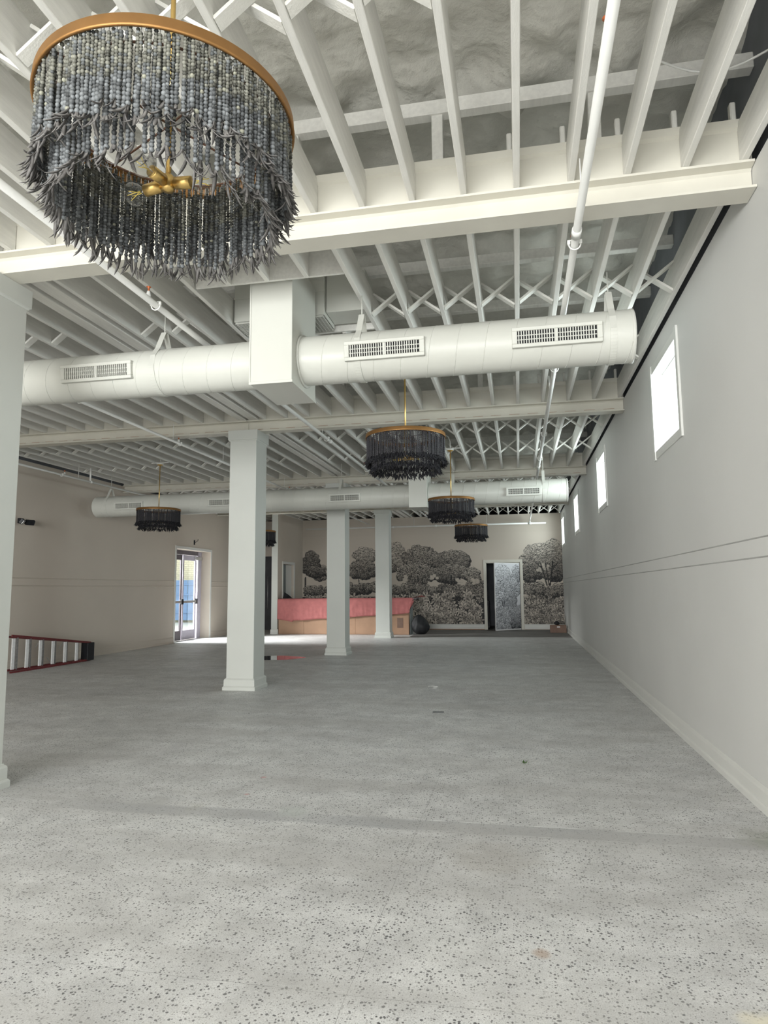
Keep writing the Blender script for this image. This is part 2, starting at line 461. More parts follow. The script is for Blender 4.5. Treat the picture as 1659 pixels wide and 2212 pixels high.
for i, (a, b) in enumerate(WIN):
    w = empty('window_%d' % (i + 1), (XR, (a + b) / 2, ZW0))
    pos = ['nearest', 'second', 'third', 'farthest'][i]
    struct(w, '%s small high window in the right wall, bright daylight behind' % pos, 'window')
    cy = (a + b) / 2
    def L(mb, nm, mt, par=w):
        m_ = mb.mesh(nm); m_.transform(Matrix.Translation((-XR, -cy, -ZW0))); return link(nm, m_, mt, par)
    for nm, y0, y1, z0, z1 in (('casing', a - 0.09, a, ZW0 - 0.11, ZW1 + 0.11), ('casing', b, b + 0.09, ZW0 - 0.11, ZW1 + 0.11), ('casing', a, b, ZW1, ZW1 + 0.10), ('casing', a, b, ZW0 - 0.10, ZW0)):
        L(MB().rbox(XR - (0.024 if y1 - y0 < 0.2 else 0.012), XR, y0, y1, z0, z1, 0.003), nm, M['trim'])
    fr = MB()
    for y0, y1, z0, z1 in ((a, a + 0.012, ZW0, ZW1), (b - 0.012, b, ZW0, ZW1), (a + 0.012, b - 0.012, ZW0, ZW0 + 0.012), (a + 0.012, b - 0.012, ZW1 - 0.012, ZW1)):
        fr.box(XR + 0.12, XR + 0.15, y0, y1, z0, z1)
    L(fr, 'window_frame', M['trim'])
    L(MB().box(XR + 0.132, XR + 0.138, a + 0.012, b - 0.012, ZW0 + 0.012, ZW1 - 0.012), 'pane', M['glass'])

# left wall with the double glass door opening
DY0, DY1, DZ = 20.25, 22.75, 3.08
wl = MB()
wl.box(XL - 0.42, XL, YF, DY0, -0.1, WT); wl.box(XL - 0.42, XL, DY1, YB + 0.3, -0.1, WT); wl.box(XL - 0.42, XL, DY0, DY1, DZ, WT)
wl = wl.build('wall_left', M['wallwarm'])
struct(wl, 'long beige plaster wall on the left with the glass double door')
MB().box(XL - 0.42, XL - 0.06, YF, YB + 1.2, WT, 6.2).build('upper_wall', M['plenum'], wl)  # dark tone is the painted shade above the left wall

# back wall with the concealed mural door
MX0, MX1, MZ = -1.30, 0.08, 2.72
wb = MB()
wb.box(XL, MX0, YB, YB + 0.15, -0.1, WT + 0.02); wb.box(MX1, XR, YB, YB + 0.15, -0.1, WT + 0.02); wb.box(MX0, MX1, YB, YB + 0.15, MZ, WT + 0.02)
wb = wb.build('wall_back', M['wallwarm'])
struct(wb, 'far end wall carrying the black and white tree mural')
MB().box(XL, XR, YB + 1.1, YB + 1.25, WT, 6.2).build('upper_wall', M['dark'], wb)  # unlit plenum painted as a near-black surface
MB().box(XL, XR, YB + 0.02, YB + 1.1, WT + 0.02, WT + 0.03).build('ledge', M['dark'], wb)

# partition end standing out from the back wall
PX, PY0, PY1 = -9.16, 25.35, 26.65
wp = MB()
wp.box(PX - 0.24, PX, 24.75, PY0, 0, ZJ); wp.box(PX - 0.24, PX, PY1, YB, 0, ZJ); wp.box(PX - 0.24, PX, PY0, PY1, 2.72, ZJ)
wp = wp.build('wall_partition', M['wallwarm'])
struct(wp, 'short partition wall left of the counter with a narrow doorway')
MB().rbox(PX - 0.245, PX + 0.004, 24.735, 24.75, 0.19, ZJ - 0.01, 0.002).build('lit_end_cap', M['column'], wp, 'white partition end with side-door light painted in')  # paler face: brightness from the side door put into its colour

# front wall behind the camera: piers around shop-front openings
wf = MB()
wf.box(XL - 0.42, XR + 0.18, YF - 0.3, YF, 4.3, 6.2)
for a, b in ((XL - 0.42, -8.4), (1.5, XR + 0.18)): wf.box(a, b, YF - 0.3, YF, -0.1, 4.3)
wf = wf.build('wall_front', M['wall'])
struct(wf, 'front wall behind the viewer with shop-front openings')

# baseboards and chair rails
def base_prof(h=0.185, t=0.022):
    return [(0, 0), (t + 0.012, 0), (t + 0.012, 0.045), (t + 0.004, 0.06), (t, 0.062), (t, h - 0.035), (t - 0.006, h - 0.02), (t - 0.012, h - 0.01), (0.004, h), (0, h)]
def baseboard(name, pts, label, h=0.185, mat=None, z=0.0):
    # pts: list of (axis, at, from, to, direction)
    mb = MB()
    for ax, at, a, b, sg in pts:
        pr = [(at + sg * q, z + zz) for q, zz in base_prof(h)]
        if ax == 'y': mb.prism(pr, a, b, 'y')
        else: mb.prism(pr, a, b, 'x')
    o = mb.build(name, mat or M['trim'])
    return struct(o, label, 'baseboard')
baseboard('baseboard_right', [('y', XR, YF, YB, -1)], 'white moulded baseboard along the right wall')
baseboard('baseboard_left', [('y', XL, YF, DY0 - 0.09, 1), ('y', XL, DY1 + 0.09, YB, 1)], 'painted baseboard along the left wall', 0.20, M['wallwarm'])
bb = baseboard('baseboard_back', [('x', YB, -3.9, MX0 - 0.11, -1), ('x', YB, MX1 + 0.11, XR - 0.03, -1)], 'cream baseboard under the mural', 0.19, M['trim'], 0.045)
MB().box(-3.9, MX0 - 0.11, YB - 0.026, YB, 0.014, 0.045).build('bare_wood_strip', M['plywood'], bb, 'bare orange wood strip under the baseboard')
baseboard('baseboard_partition', [('y', PX, 24.79, PY0 - 0.08, 1), ('x', 24.75, PX - 0.27, PX + 0.036, -1)], 'white baseboard around the partition end')

def rail(mb, X, sg, a, b):
    for z, h in ((2.005, 0.018), (1.835, 0.022)):
        mb.prism([(X, z - h), (X + sg * 0.012, z - h * 0.8), (X + sg * 0.016, z - h * 0.4), (X + sg * 0.010, z), (X, z + 0.004)], a, b, 'y')
mb = MB(); rail(mb, XL, 1, YF, DY0 - 0.1); rail(mb, XL, 1, DY1 + 0.1, YB)
struct(mb.build('trim_1', M['wallwarm']), 'pair of thin chair-rail beads on the left wall', 'trim')
mb = MB()
for z0, z1 in ((2.02, 2.005), (1.875, 1.865)):
    mb.prism([(XR, z0 - 0.006), (XR - 0.004, z0 - 0.003), (XR - 0.004, z0 + 0.003), (XR, z0 + 0.006)], YF, YB, 'y')
struct(mb.build('trim_2', M['greyline']), 'two faint grey lines along the right wall', 'trim')  # thin grey lines, slightly proud of the wall

# ------------------------------------------------------------------ ceiling: foam deck, joists, bracing, purlins
def foam_mesh():
    x0, x1, y0, y1 = XL, XR + 0.1, YF, YB + 1.1
    nx, ny = 150, 400
    xs = np.linspace(x0, x1, nx); yy = np.linspace(y0, y1, ny)
    X, Y = np.meshgrid(xs, yy)
    Z = np.full_like(X, 5.80)
    r = np.random.default_rng(3)
    for k in range(70):
        fx, fy = r.normal(0, 3.4, 2); ph = r.uniform(0, 6.28)
        Z += 0.0045 * np.sin(fx * X + fy * Y + ph)
    for k in range(90):
        fx, fy = r.normal(0, 11, 2); ph = r.uniform(0, 6.28)
        Z += 0.0045 * np.sin(fx * X + fy * Y + ph)
    for b in [q + o for q in BY for o in (0, 2.6, 3.9)] + [Y1 - 2.2, Y1 - 3.5]:
        d = Y - (b + 0.30 + 0.05 * np.sin(3 * X) + 0.04 * np.sin(7.3 * X))
        Z -= 0.13 * np.exp(-(d / 0.10) ** 2) * (1 + 0.4 * np.sin(9 * X + 2 * np.sin(4 * X)))
    v = np.stack([X, Y, Z], -1).reshape(-1, 3)
    idx = np.arange(nx * ny).reshape(ny, nx)
    f = np.stack([idx[:-1, :-1], idx[1:, :-1], idx[1:, 1:], idx[:-1, 1:]], -1).reshape(-1, 4)
    me = bpy.data.meshes.new('ceiling')
    me.vertices.add(len(v)); me.vertices.foreach_set('co', v.ravel())
    me.loops.add(len(f) * 4); me.loops.foreach_set('vertex_index', f.ravel().astype(np.int32))
    me.polygons.add(len(f)); me.polygons.foreach_set('loop_start', np.arange(len(f), dtype=np.int32) * 4)
    me.polygons.foreach_set('use_smooth', np.ones(len(f), dtype=bool))
    me.update(calc_edges=True); me.validate()
    return me
ceil = link('ceiling', foam_mesh(), M['foam'])
struct(ceil, 'lumpy painted spray foam roof above rows of open white joists', 'ceiling')
MB().box(XL - 0.42, XR + 0.18, YF - 0.3, YB + 1.3, 6.15, 6.3).build('roof_deck', M['dark'], ceil)

J0, JS = 0.079, 0.4023
JX = [J0 + JS * k for k in range(-27, 5)]
HW = 0.024
bays = [(YF + 0.02, BY[0] - 0.055), (BY[0] + 0.055, BY[1] - 0.055), (BY[1] + 0.055, BY[2] - 0.055), (BY[2] + 0.055, BY[3] - 0.055), (BY[3] + 0.055, YB + 1.05)]
jcache = {}
def joist_mesh(L, w=HW * 2, h=ZT - ZJ):
    key = (round(L, 3), w, h)
    if key not in jcache:
        mb = MB(); mb.rbox(-w / 2, w / 2, 0, L, 0, h, 0.004)
        jcache[key] = mb.mesh('joist'); jcache[key].materials.append(M['joist'])
    return jcache[key]
def joist(x, a, b, w=HW * 2):
    return link('joist', joist_mesh(b - a, w), None, ceil, loc=(x, a, ZJ))
BOX1 = (-2.56, -2.12, 6.07, 6.85)
for bi, (a, b) in enumerate(bays):
    for k, x in enumerate(JX):
        if abs(x - XC) < 0.12: continue
        xx = x if k < len(JX) - 1 else x - 0.005
        if bi == 1 and -3.0 < x < -1.8:
            joist(xx, a, 5.945); joist(xx, 7.395, b)
        elif bi == 2 and BY[1] and -2.5 < x < -2.2:
            joist(xx, a, 14.92); joist(xx, 15.86, b)
        else: joist(xx, a, b)
    # paired wide members on the column line
    joist(XC - 0.085, a, b, 0.14); joist(XC + 0.135, a, b, 0.17)
link('header', MB().box(-3.10, -1.56, 5.945, 5.978, ZJ + 0.01, ZT).mesh('header'), M['joist'], ceil)
link('header', MB().box(-3.10, -1.56, 7.362, 7.395, ZJ + 0.01, ZT).mesh('header'), M['joist'], ceil)

# cross bracing
rows = [3.10, 7.05, 9.10, 12.94, 15.05, 19.2, 21.25, 24.9, 27.2]
dx = JS - 2 * HW
bm1 = MB().bar((0, -0.047, 0.018), (dx, -0.047, 0.29), 0.088, 0.022, (0, 0, 1)).mesh('cross_brace')
bm2 = MB().bar((0, 0.047, 0.29), (dx, 0.047, 0.018), 0.088, 0.022, (0, 0, 1)).mesh('cross_brace')
for m_ in (bm1, bm2): m_.materials.append(M['brace'])
cand = []
for y in rows:
    for i in range(len(JX) - 1):
        x0 = JX[i]
        if abs(x0 - XC) < 0.3 or abs(x0 + JS - XC) < 0.3: continue
        if abs(y - 7.05) < 0.1 and -3.6 < x0 < -1.6: continue
        if abs(y - 15.05) < 0.1 and -2.8 < x0 < -1.9: continue
        cand.append((x0, y))
px_size = lambda c: (c[0] + 0.3) ** 2 + c[1] ** 2 + (60 if (c[1] < 4 and c[0] < -4.5) else 0) + (500 if 8 < c[1] < 10 else 0)
cand.sort(key=px_size)
rest = MB()
for i, (x, y) in enumerate(cand):
    if i < 145:
        link('cross_brace', bm1, None, ceil, loc=(x + HW, y, ZJ)); link('cross_brace', bm2, None, ceil, loc=(x + HW, y, ZJ))
    else:
        x += HW
        rest.bar((x, y - 0.047, ZJ + 0.018), (x + dx, y - 0.047, ZJ + 0.29), 0.088, 0.022)
        rest.bar((x, y + 0.047, ZJ + 0.29), (x + dx, y + 0.047, ZJ + 0.018), 0.088, 0.022)
rest.build('distant_bracing', M['brace'], ceil, kind='stuff')

# roof purlins and posts above the joists
for y in BY + [Y1 - 2.2, BY[0] + 2.6, BY[0] + 3.9, BY[1] + 2.6, BY[1] + 3.9, BY[2] + 2.6]:
    link('purlin', MB().rbox(XL, XR + 0.06, y - 0.05, y + 0.05, 5.44, 5.56, 0.006).mesh('purlin'), M['joist'], ceil)
pm = MB().rbox(-0.045, 0.045, -0.045, 0.045, 0, 0.42, 0.005).mesh('post')
for y in BY[:2]:
    for k, x in enumerate(JX):
        if k % 3 == 1 and x > -5: link('post', pm, M['joist'], ceil, loc=(x + 0.2, y + 0.02, 5.03))
# short blocks beside the joist ends
bk = MB().rbox(-0.02, 0.02, -0.03, 0.03, 0, 0.16, 0.008).mesh('block')
for y in BY[:2]:
    for x in JX[-6:]:
        link('block', bk, M['brace'], ceil, loc=(x - HW - 0.02, y - 0.02, 5.025))
# loose white cable sagging between joists
MB().tube([(1.0 + t * 0.8, 4.35 + 0.12 * math.sin(t * PI) , 5.15 - 0.06 * math.sin(t * PI)) for t in [i / 10 for i in range(11)]], 0.008, 6).build('cable', M['pipe'], ceil, 'loose white cable by the right wall')

# ------------------------------------------------------------------ steel beams
def beam(i, y):
    t = empty('steel_beam', (XC, y, ZB))
    nm = ['nearest', 'second', 'third', 'farthest'][i]
    tag(t, '%s cream painted steel beam crossing the room on the columns' % nm, 'beam', 'beams across the ceiling')
    for a, b in ((XL, XC - 0.003), (XC + 0.003, XR - 0.005)):
        w = MB()
        a_, b_ = a - XC, b - XC
        f = 0.105
        prof = [(-f, 0), (f, 0), (f, 0.018), (0.03, 0.026), (0.012, 0.045), (0.012, 0.17), (0.03, 0.188), (f, 0.195), (f, 0.213), (-f, 0.213), (-f, 0.195), (-0.03, 0.188), (-0.012, 0.17), (-0.012, 0.045), (-0.03, 0.026), (-f, 0.018)]
        w.prism(prof, a_, b_, 'x')
        o = w.build('girder', M['beam'], t)
        # upper rim between the joists
        u = MB()
        up = [(-0.052, 0.214), (0.052, 0.214), (0.052, 0.47), (0.075, 0.49), (0.085, 0.545), (-0.085, 0.545), (-0.075, 0.49), (-0.052, 0.47)]
        u.prism(up, a_, b_, 'x'); u.build('rim_plate', M['beam'], t)
        # stitch welds on the lower flange
        s_ = MB(); q = a_ + 0.1
        while q < b_ - 0.3:
            s_.box(q, q + 0.17, -0.0165, -0.0118, 0.058, 0.063); q += 0.30
        s_.build('weld_line', M['card'], t)
    return t
for i, y in enumerate(BY): beam(i, y)

# ------------------------------------------------------------------ columns
def column(i, y):
    t = empty('column', (XC, y, 0))
    nm = ['white boxed column at the left edge, nearest to the viewer', 'tall white boxed column standing in the middle of the floor', 'white boxed column standing between the middle column and the farthest one', 'farthest white boxed column, in front of the red covered counter'][i]
    tag(t, nm, 'column', 'boxed columns down the room')
    w = 0.245
    MB().rbox(-w, w, -w, w, 0.0, ZB - 0.002, 0.004).build('shaft', M['column'], t)
    def collar(prof):
        mb = MB(); vs = []
        for r, z in prof:
            vs += [(-r, -r, z), (r, -r, z), (r, r, z), (-r, r, z)]
        f = [(j * 4 + k, j * 4 + (k + 1) % 4, (j + 1) * 4 + (k + 1) % 4, (j + 1) * 4 + k) for j in range(len(prof) - 1) for k in range(4)]
        mb.add(vs, f); return mb
    collar([(w, 0.0), (w + 0.048, 0.0), (w + 0.048, 0.05), (w + 0.036, 0.066), (w + 0.030, 0.07), (w + 0.030, 0.165), (w + 0.022, 0.18), (w + 0.010, 0.19), (w + 0.006, 0.20), (w, 0.20)]).build('base_moulding', M['column'], t)
    collar([(w, 4.285), (w + 0.008, 4.285), (w + 0.016, 4.30), (w + 0.028, 4.305), (w + 0.028, ZB - 0.002), (w, ZB - 0.002)]).build('capital', M['column'], t)
    return t
for i, y in enumerate(BY): column(i, y)

# ------------------------------------------------------------------ round air ducts
def register(par, x, L, cy, R, ang, dbl=True):
    # supply register set into the duct face, tilted a little upwards
    g = empty('supply_register', (x, 0, 0)); g.parent = par
    g.rotation_euler = (ang, 0, 0)
    h = 0.095; y = -R
    fr = MB()
    fr.rbox(0, L, y - 0.036, y + 0.02, h - 0.035, h, 0.004); fr.rbox(0, L, y - 0.036, y + 0.02, -h, -h + 0.035, 0.004)
    fr.rbox(0, 0.05, y - 0.036, y + 0.02, -h + 0.035, h - 0.035, 0.004); fr.rbox(L - 0.05, L, y - 0.036, y + 0.02, -h + 0.035, h - 0.035, 0.004)
    if dbl: fr.rbox(L / 2 - 0.012, L / 2 + 0.012, y - 0.034, y + 0.02, -h + 0.035, h - 0.035, 0.003)
    fr.build('register_frame', M['duct'], g)
    MB().box(0.03, L - 0.03, y - 0.010, y - 0.004, -h + 0.02, h - 0.02).build('register_gap_shade', M['dark'], g)  # black sheet painted as the shade between the blades
    bl = MB(); q = 0.06
    while q < L - 0.06:
        bl.box(q, q + 0.009, y - 0.030, y - 0.009, -h + 0.036, h - 0.036); q += 0.0235
    for z in (-0.02, 0.02): bl.box(0.05, L - 0.05, y - 0.018, y - 0.010, z - 0.004, z + 0.004)
    bl.build('register_blades', M['duct'], g, kind='stuff')
    return g

def hanger(par, x, R, zax, ztop=ZJ):
    st = MB(); n = 26; pts = []
    # band under the duct, rising to an apex above it
    for k in range(n + 1):
        a = PI * (1.0 + k / n)
        pts.append(((R + 0.004) * math.cos(a), (R + 0.004) * math.sin(a)))
    top = R + 0.20
    pts = [(-0.018, top)] + [(-R * 0.55, R * 0.93)] + [(-R * 0.90, R * 0.50)] + pts + [(R * 0.90, R * 0.50)] + [(R * 0.55, R * 0.93)] + [(0.018, top)]
    for (y0, z0), (y1, z1) in zip(pts[:-1], pts[1:]):
        dn = Vector((y1 - y0, z1 - z0)).normalized(); nx, nz = -dn.y * 0.003, dn.x * 0.003
        st.add([(x - 0.03, y0 - nx, z0 - nz), (x + 0.03, y0 - nx, z0 - nz), (x + 0.03, y1 - nx, z1 - nz), (x - 0.03, y1 - nx, z1 - nz),
                (x - 0.03, y0 + nx, z0 + nz), (x + 0.03, y0 + nx, z0 + nz), (x + 0.03, y1 + nx, z1 + nz), (x - 0.03, y1 + nx, z1 + nz)],
               [(0, 3, 2, 1), (4, 5, 6, 7), (0, 1, 5, 4), (1, 2, 6, 5), (2, 3, 7, 6), (3, 0, 4, 7)])
    o = st.build('hanger_strap', M['duct'], par)
    MB().tube([(x, 0, top - 0.02), (x, 0, ztop - zax)], 0.006, 8).build('hanger_rod', M['duct'], o)
    return o

def duct(label, x0, x1, y, z, R, bx, regs, straps):
    t = empty('air_duct', (0, y, z)); tag(t, label, 'duct', 'round white ducts under the joists')
    for a, b in ((x0, bx[0]), (bx[1], x1)):
        mb = MB(); prof = []
        n = max(2, int((b - a) / 0.6))
        for k in range(n + 1): prof.append((R, a + (b - a) * k / n))
        mb.lathe(prof, n=48, axis='x')
        if a == x0: mb.lathe([(0.001, a - 0.012), (R * 0.8, a - 0.010), (R, a)], n=48, axis='x')
        if b == x1: mb.lathe([(R, b), (R + 0.004, b), (R + 0.004, b + 0.03), (R * 0.97, b + 0.034), (0.001, b + 0.034)], n=48, axis='x')
        mb.build('duct_tube', M['duct'], t)
    # spiral seams
    sp = MB(); pitch = 0.27
    for a, b in ((x0, bx[0]), (bx[1], x1)):
        pts = []; m_ = int((b - a) / pitch * 24)
        for k in range(m_ + 1):
            q = 2 * PI * k / 24; pts.append((a + pitch * k / 24, -(R + 0.0005) * math.cos(q), (R + 0.0005) * math.sin(q)))
        sp.tube(pts, 0.0042, 4, caps=False)
    sp.build('spiral_seam', M['duct'], t)
    # rectangular drop box the tube passes into
    zb, zt, ya, yb = bx[2] - z, bx[3] - z, bx[4] - y, bx[5] - y
    bo = MB().rbox(bx[0], bx[1], ya, yb, zb, zt, 0.004).build('drop_box', M['duct'], t)
    lip = MB()
    lip.rbox(bx[0] - 0.006, bx[1] + 0.006, ya - 0.008, ya, zb - 0.006, zb + 0.022, 0.002); lip.rbox(bx[0] - 0.006, bx[0] + 0.010, ya - 0.008, ya, zb + 0.022, zt, 0.002)
    lip.rbox(bx[1], bx[1] + 0.008, ya - 0.006, yb + 0.006, zb - 0.006, zb + 0.022, 0.002)
    lip.build('folded_edge', M['duct'], bo)
    for xx in (bx[0] - 0.02, bx[1]):
        MB().lathe([(R, xx), (R + 0.022, xx), (R + 0.022, xx + 0.02), (R, xx + 0.02)], n=48, axis='x').build('collar', M['duct'], t)
    for x, L in regs: register(t, x, L, y, R, 0.10 if True else 0)
    for x in straps: hanger(t, x, R, z)
    return t
duct('near round white duct with three grilles and square drop box', -9.3, 1.10, 6.46, 4.03, 0.25, (-2.56, -2.12, 3.70, 5.0, 6.07, 6.85),
     [(-4.78, 0.84), (-1.62, 0.80), (0.01, 0.82)], [-3.72, -1.50, 0.93, -7.2])
duct('far round white duct across the room with four grilles', -10.62, 1.11, 15.40, 3.85, 0.265, (-2.40, -1.99, 3.53, 5.0, 15.0, 15.8),
     [(-9.97, 0.80), (-7.42, 0.80), (-4.34, 0.77), (-0.21, 0.77)], [-10.25, -6.6, -4.1, -1.42, 0.62])

# square ceiling diffuser plenum behind the near drop box
t = empty('ceiling_plenum_box', (-2.55, 7.1, 4.705)); tag(t, 'square sheet metal plenum with egg-crate grille behind the drop box', 'vent')
MB().rbox(-0.55, 0.52, -0.22, 0.22, 0.012, 0.85, 0.004).build('plenum_body', M['duct'], t)
MB().box(-0.555, 0.525, -0.225, -0.22, 0.28, 0.30).build('seam_band', M['duct'], t)
eg = MB()
for k in range(28): eg.box(-0.54 + k * 0.0385, -0.537 + k * 0.0385, -0.21, 0.21, -0.012, 0.012)
for k in range(12): eg.box(-0.54, 0.51, -0.21 + k * 0.038, -0.207 + k * 0.038, -0.012, 0.012)
eg.build('egg_crate_grille', M['duct'], t, kind='stuff')
MB().box(-0.54, 0.51, -0.21, 0.21, 0.010, 0.013).build('grille_gap_shade', M['dark'], t)  # dark sheet stands in for the shade inside the box
t = empty('flat_duct', (-1.75, 7.12, 4.80)); tag(t, 'flat rectangular duct running right from the plenum box', 'duct')
MB().rbox(-0.275, 0.165, -0.18, 0.18, -0.04, 0.42, 0.004).build('duct_body', M['duct'], t)
MB().box(0.165, 0.175, -0.185, 0.185, -0.045, 0.425).build('end_flange', M['duct'], t)

# ------------------------------------------------------------------ sprinkler pipes
def clamp(par, y, R=0.034):
    mb = MB()
    mb.tube([(R * 1.5 * math.cos(a), y, R * 1.5 * math.sin(a) - 0.004) for a in [PI + PI * k / 14 for k in range(15)]] , 0.006, 6)
    for s_ in (-1, 1):
        mb.rbox(s_ * R * 1.5 - 0.012, s_ * R * 1.5 + 0.012, y - 0.012, y + 0.012, -0.004, 0.030, 0.003)
    mb.box(-R * 1.5, R * 1.5, y - 0.010, y + 0.010, 0.022, 0.030)
    return mb.build('pipe_clamp', M['pipe'], par)
def head(par, y, R=0.03, cap=True):
    mb = MB()
    mb.lathe([(0.020, R * 0.8), (0.024, R + 0.01), (0.018, R + 0.03), (0.014, R + 0.05), (0.001, R + 0.052)], (0, y, 0), 12)
    o = mb.build('sprinkler_fitting', M['pipe'], par)
    if cap:
        c = MB(); c.lathe([(0.006, R + 0.05), (0.010, R + 0.07), (0.007, R + 0.08), (0.022, R + 0.088), (0.022, R + 0.092), (0.001, R + 0.094)], (0, y, 0), 12)
        c.build('sprinkler_cap', M['copper'], o, 'copper coloured sprinkler head')
def pipe_hang(par, y, top):
    MB().tube([(0, y, 0.03), (0, y, top)], 0.005, 6).build('hanger_rod', M['pipe'], par)
def pipe(label, x, z, a, b, R, clamps, heads, hangs, joints=()):
    t = empty('sprinkler_pipe', (x, 0, z)); tag(t, label, 'pipe', 'white sprinkler pipes along the ceiling')
    MB().tube([(0, a, 0), (0, b, 0)], R, 20).build('pipe_run', M['pipe'], t)
    for y in joints: MB().tube([(0, y - 0.05, 0), (0, y + 0.05, 0)], R + 0.008, 20).build('coupling', M['pipe'], t)
    for y in clamps: clamp(t, y, R)
    for y in heads: head(t, y, R)
    for y in hangs: pipe_hang(t, y, ZJ - z)
    return t
pipe('sprinkler pipe nearest the right wall, passing over the round ducts', 0.52, 4.37, YF, 27.2, 0.030, [5.22, 8.3, 11.9, 14.2, 17.6], [3.2, 5.32, 8.4, 14.3, 20.4, 24.5], [4.62, 9.6, 13.8, 19.4, 24.0], [5.05, 14.0, 15.1])
pipe('sprinkler pipe left of the drop box, crossing behind the near chandelier', -3.3, 4.37, YF, 27.2, 0.030, [5.55, 11.35, 14.6, 20.3], [5.42, 14.4, 20.5, 24.5], [4.92, 11.1, 14.9, 19.6, 24.4], [11.6])
pipe('sprinkler pipe over the left bay beyond the first column', -6.05, 4.37, 4.0, 27.2, 0.022, [8.25, 11.15, 16.9, 21.0], [11.1, 17.2, 23.0], [10.9, 13.0, 16.8, 22.4], [])
t4 = pipe('sprinkler pipe running high along the left wall', -10.2, 4.35, 3.0, 21.5, 0.024, [13.4, 17.3], [13.5], [14.0, 18.3], [14.5])
MB().tube([(0, 14.45, 0), (0, 14.45, 0.34)], 0.022, 10).build('riser', M['pipe'], t4)
t = empty('sprinkler_main', (0, 27.45, 4.27)); tag(t, 'horizontal sprinkler main in front of the mural wall', 'pipe')
MB().tube([(-8.9, 0, 0), (1.15, 0, 0)], 0.035, 12).build('pipe_run', M['pipe'], t)
for x in (-7.9, -5.1, -3.3, 0.52):
    MB().tube([(x - 0.06, 0, 0), (x + 0.06, 0, 0)], 0.05, 12).build('coupling', M['pipe'], t)
for x in (-7.9, -4.2, -1.2): MB().tube([(x, 0, 0.03), (x, 0, 0.42)], 0.008, 6).build('hanger_rod', M['pipe'], t)
MB().tube([(0.52, 0, 0), (0.52, 0, 0.12), (0.52, -0.25, 0.12)], 0.03, 10).build('elbow', M['pipe'], t)

# ------------------------------------------------------------------ chandeliers
def bead_strand_mesh(seed, length, r0, r1):
    r = random.Random(seed); mb = MB(); z = 0.0; x = y = 0.0
    mb.tube([(0, 0, 0.02), (0, 0, -length)], 0.0012, 4)
    z = -r.uniform(0.0, 0.02)
    kind = r.random()
    while z > -length:
        t = -z / length; rr = (r0 + (r1 - r0) * t ** 1.4) * r.uniform(0.88, 1.12)
        hh = rr * r.uniform(0.72, 0.95)
        z -= hh
        g = r.uniform(0.05, 0.17) * (0.75 if kind < 0.35 else 1.1)
        b_ = r.uniform(0.0, 1.0)
        if t > 0.55: c = (g * 0.93, g * 0.99, g * 1.02)
        elif b_ < 0.3: c = (g * 0.92, g * 0.98, g * 0.98)
        else: c = (g, g * 1.0, g * 0.84)
        if r.random() < 0.02: c = (0.24, 0.24, 0.19)
        cx, cy = x + r.uniform(-1, 1) * 0.0012, y + r.uniform(-1, 1) * 0.0012
        n = 8; prof = [(0.25, -1.0), (0.80, -0.62), (1.0, 0), (0.80, 0.62), (0.25, 1.0)]
        vs = [(cx + rr * p * math.cos(2 * PI * k / n), cy + rr * p * math.sin(2 * PI * k / n), z + hh * q) for p, q in prof for k in range(n)]
        f = [(i * n + k, i * n + (k + 1) % n, (i + 1) * n + (k + 1) % n, (i + 1) * n + k) for i in range(4) for k in range(n)]
        mb.add(vs, f, True, c)
        z -= hh
    return mb

def husk_mesh(seed, L=0.075, W=0.0052, into=None, M4=None, n=6):
    r = random.Random(seed); mb = into or MB()
    cur = r.uniform(0.35, 0.8); L *= r.uniform(0.8, 1.25); tw = r.uniform(-0.6, 0.6)
    ns = 6 if into is None or n > 4 else 3
    vs = []
    for i in range(ns + 1):
        t = i / ns; a = cur * t * 1.1
        p = Vector((L * t * math.sin(a) * 0.9, 0, -L * t * math.cos(a * 0.8)))
        w = W * (0.55 + 1.5 * t) * (1 - t) ** 0.75 * 1.7 + 0.0006
        e = Vector((math.sin(tw * t) * 0.6, math.cos(tw * t), 0)) * w
        nn = Vector((math.cos(a), 0, math.sin(a))) * w * 0.28
        vs += [p + e, p + nn, p - e, p - nn]
    if M4 is not None: vs = [M4 @ v for v in vs]
    f = [(i * 4 + k, i * 4 + (k + 1) % 4, (i + 1) * 4 + (k + 1) % 4, (i + 1) * 4 + k) for i in range(ns) for k in range(4)] + [(0, 1, 2, 3), (ns * 4 + 3, ns * 4 + 2, ns * 4 + 1, ns * 4)]
    mb.add(vs, f, True)
    return mb

RIM, R1, R2 = 0.495, 0.478, 0.415
ZRIM = 3.565

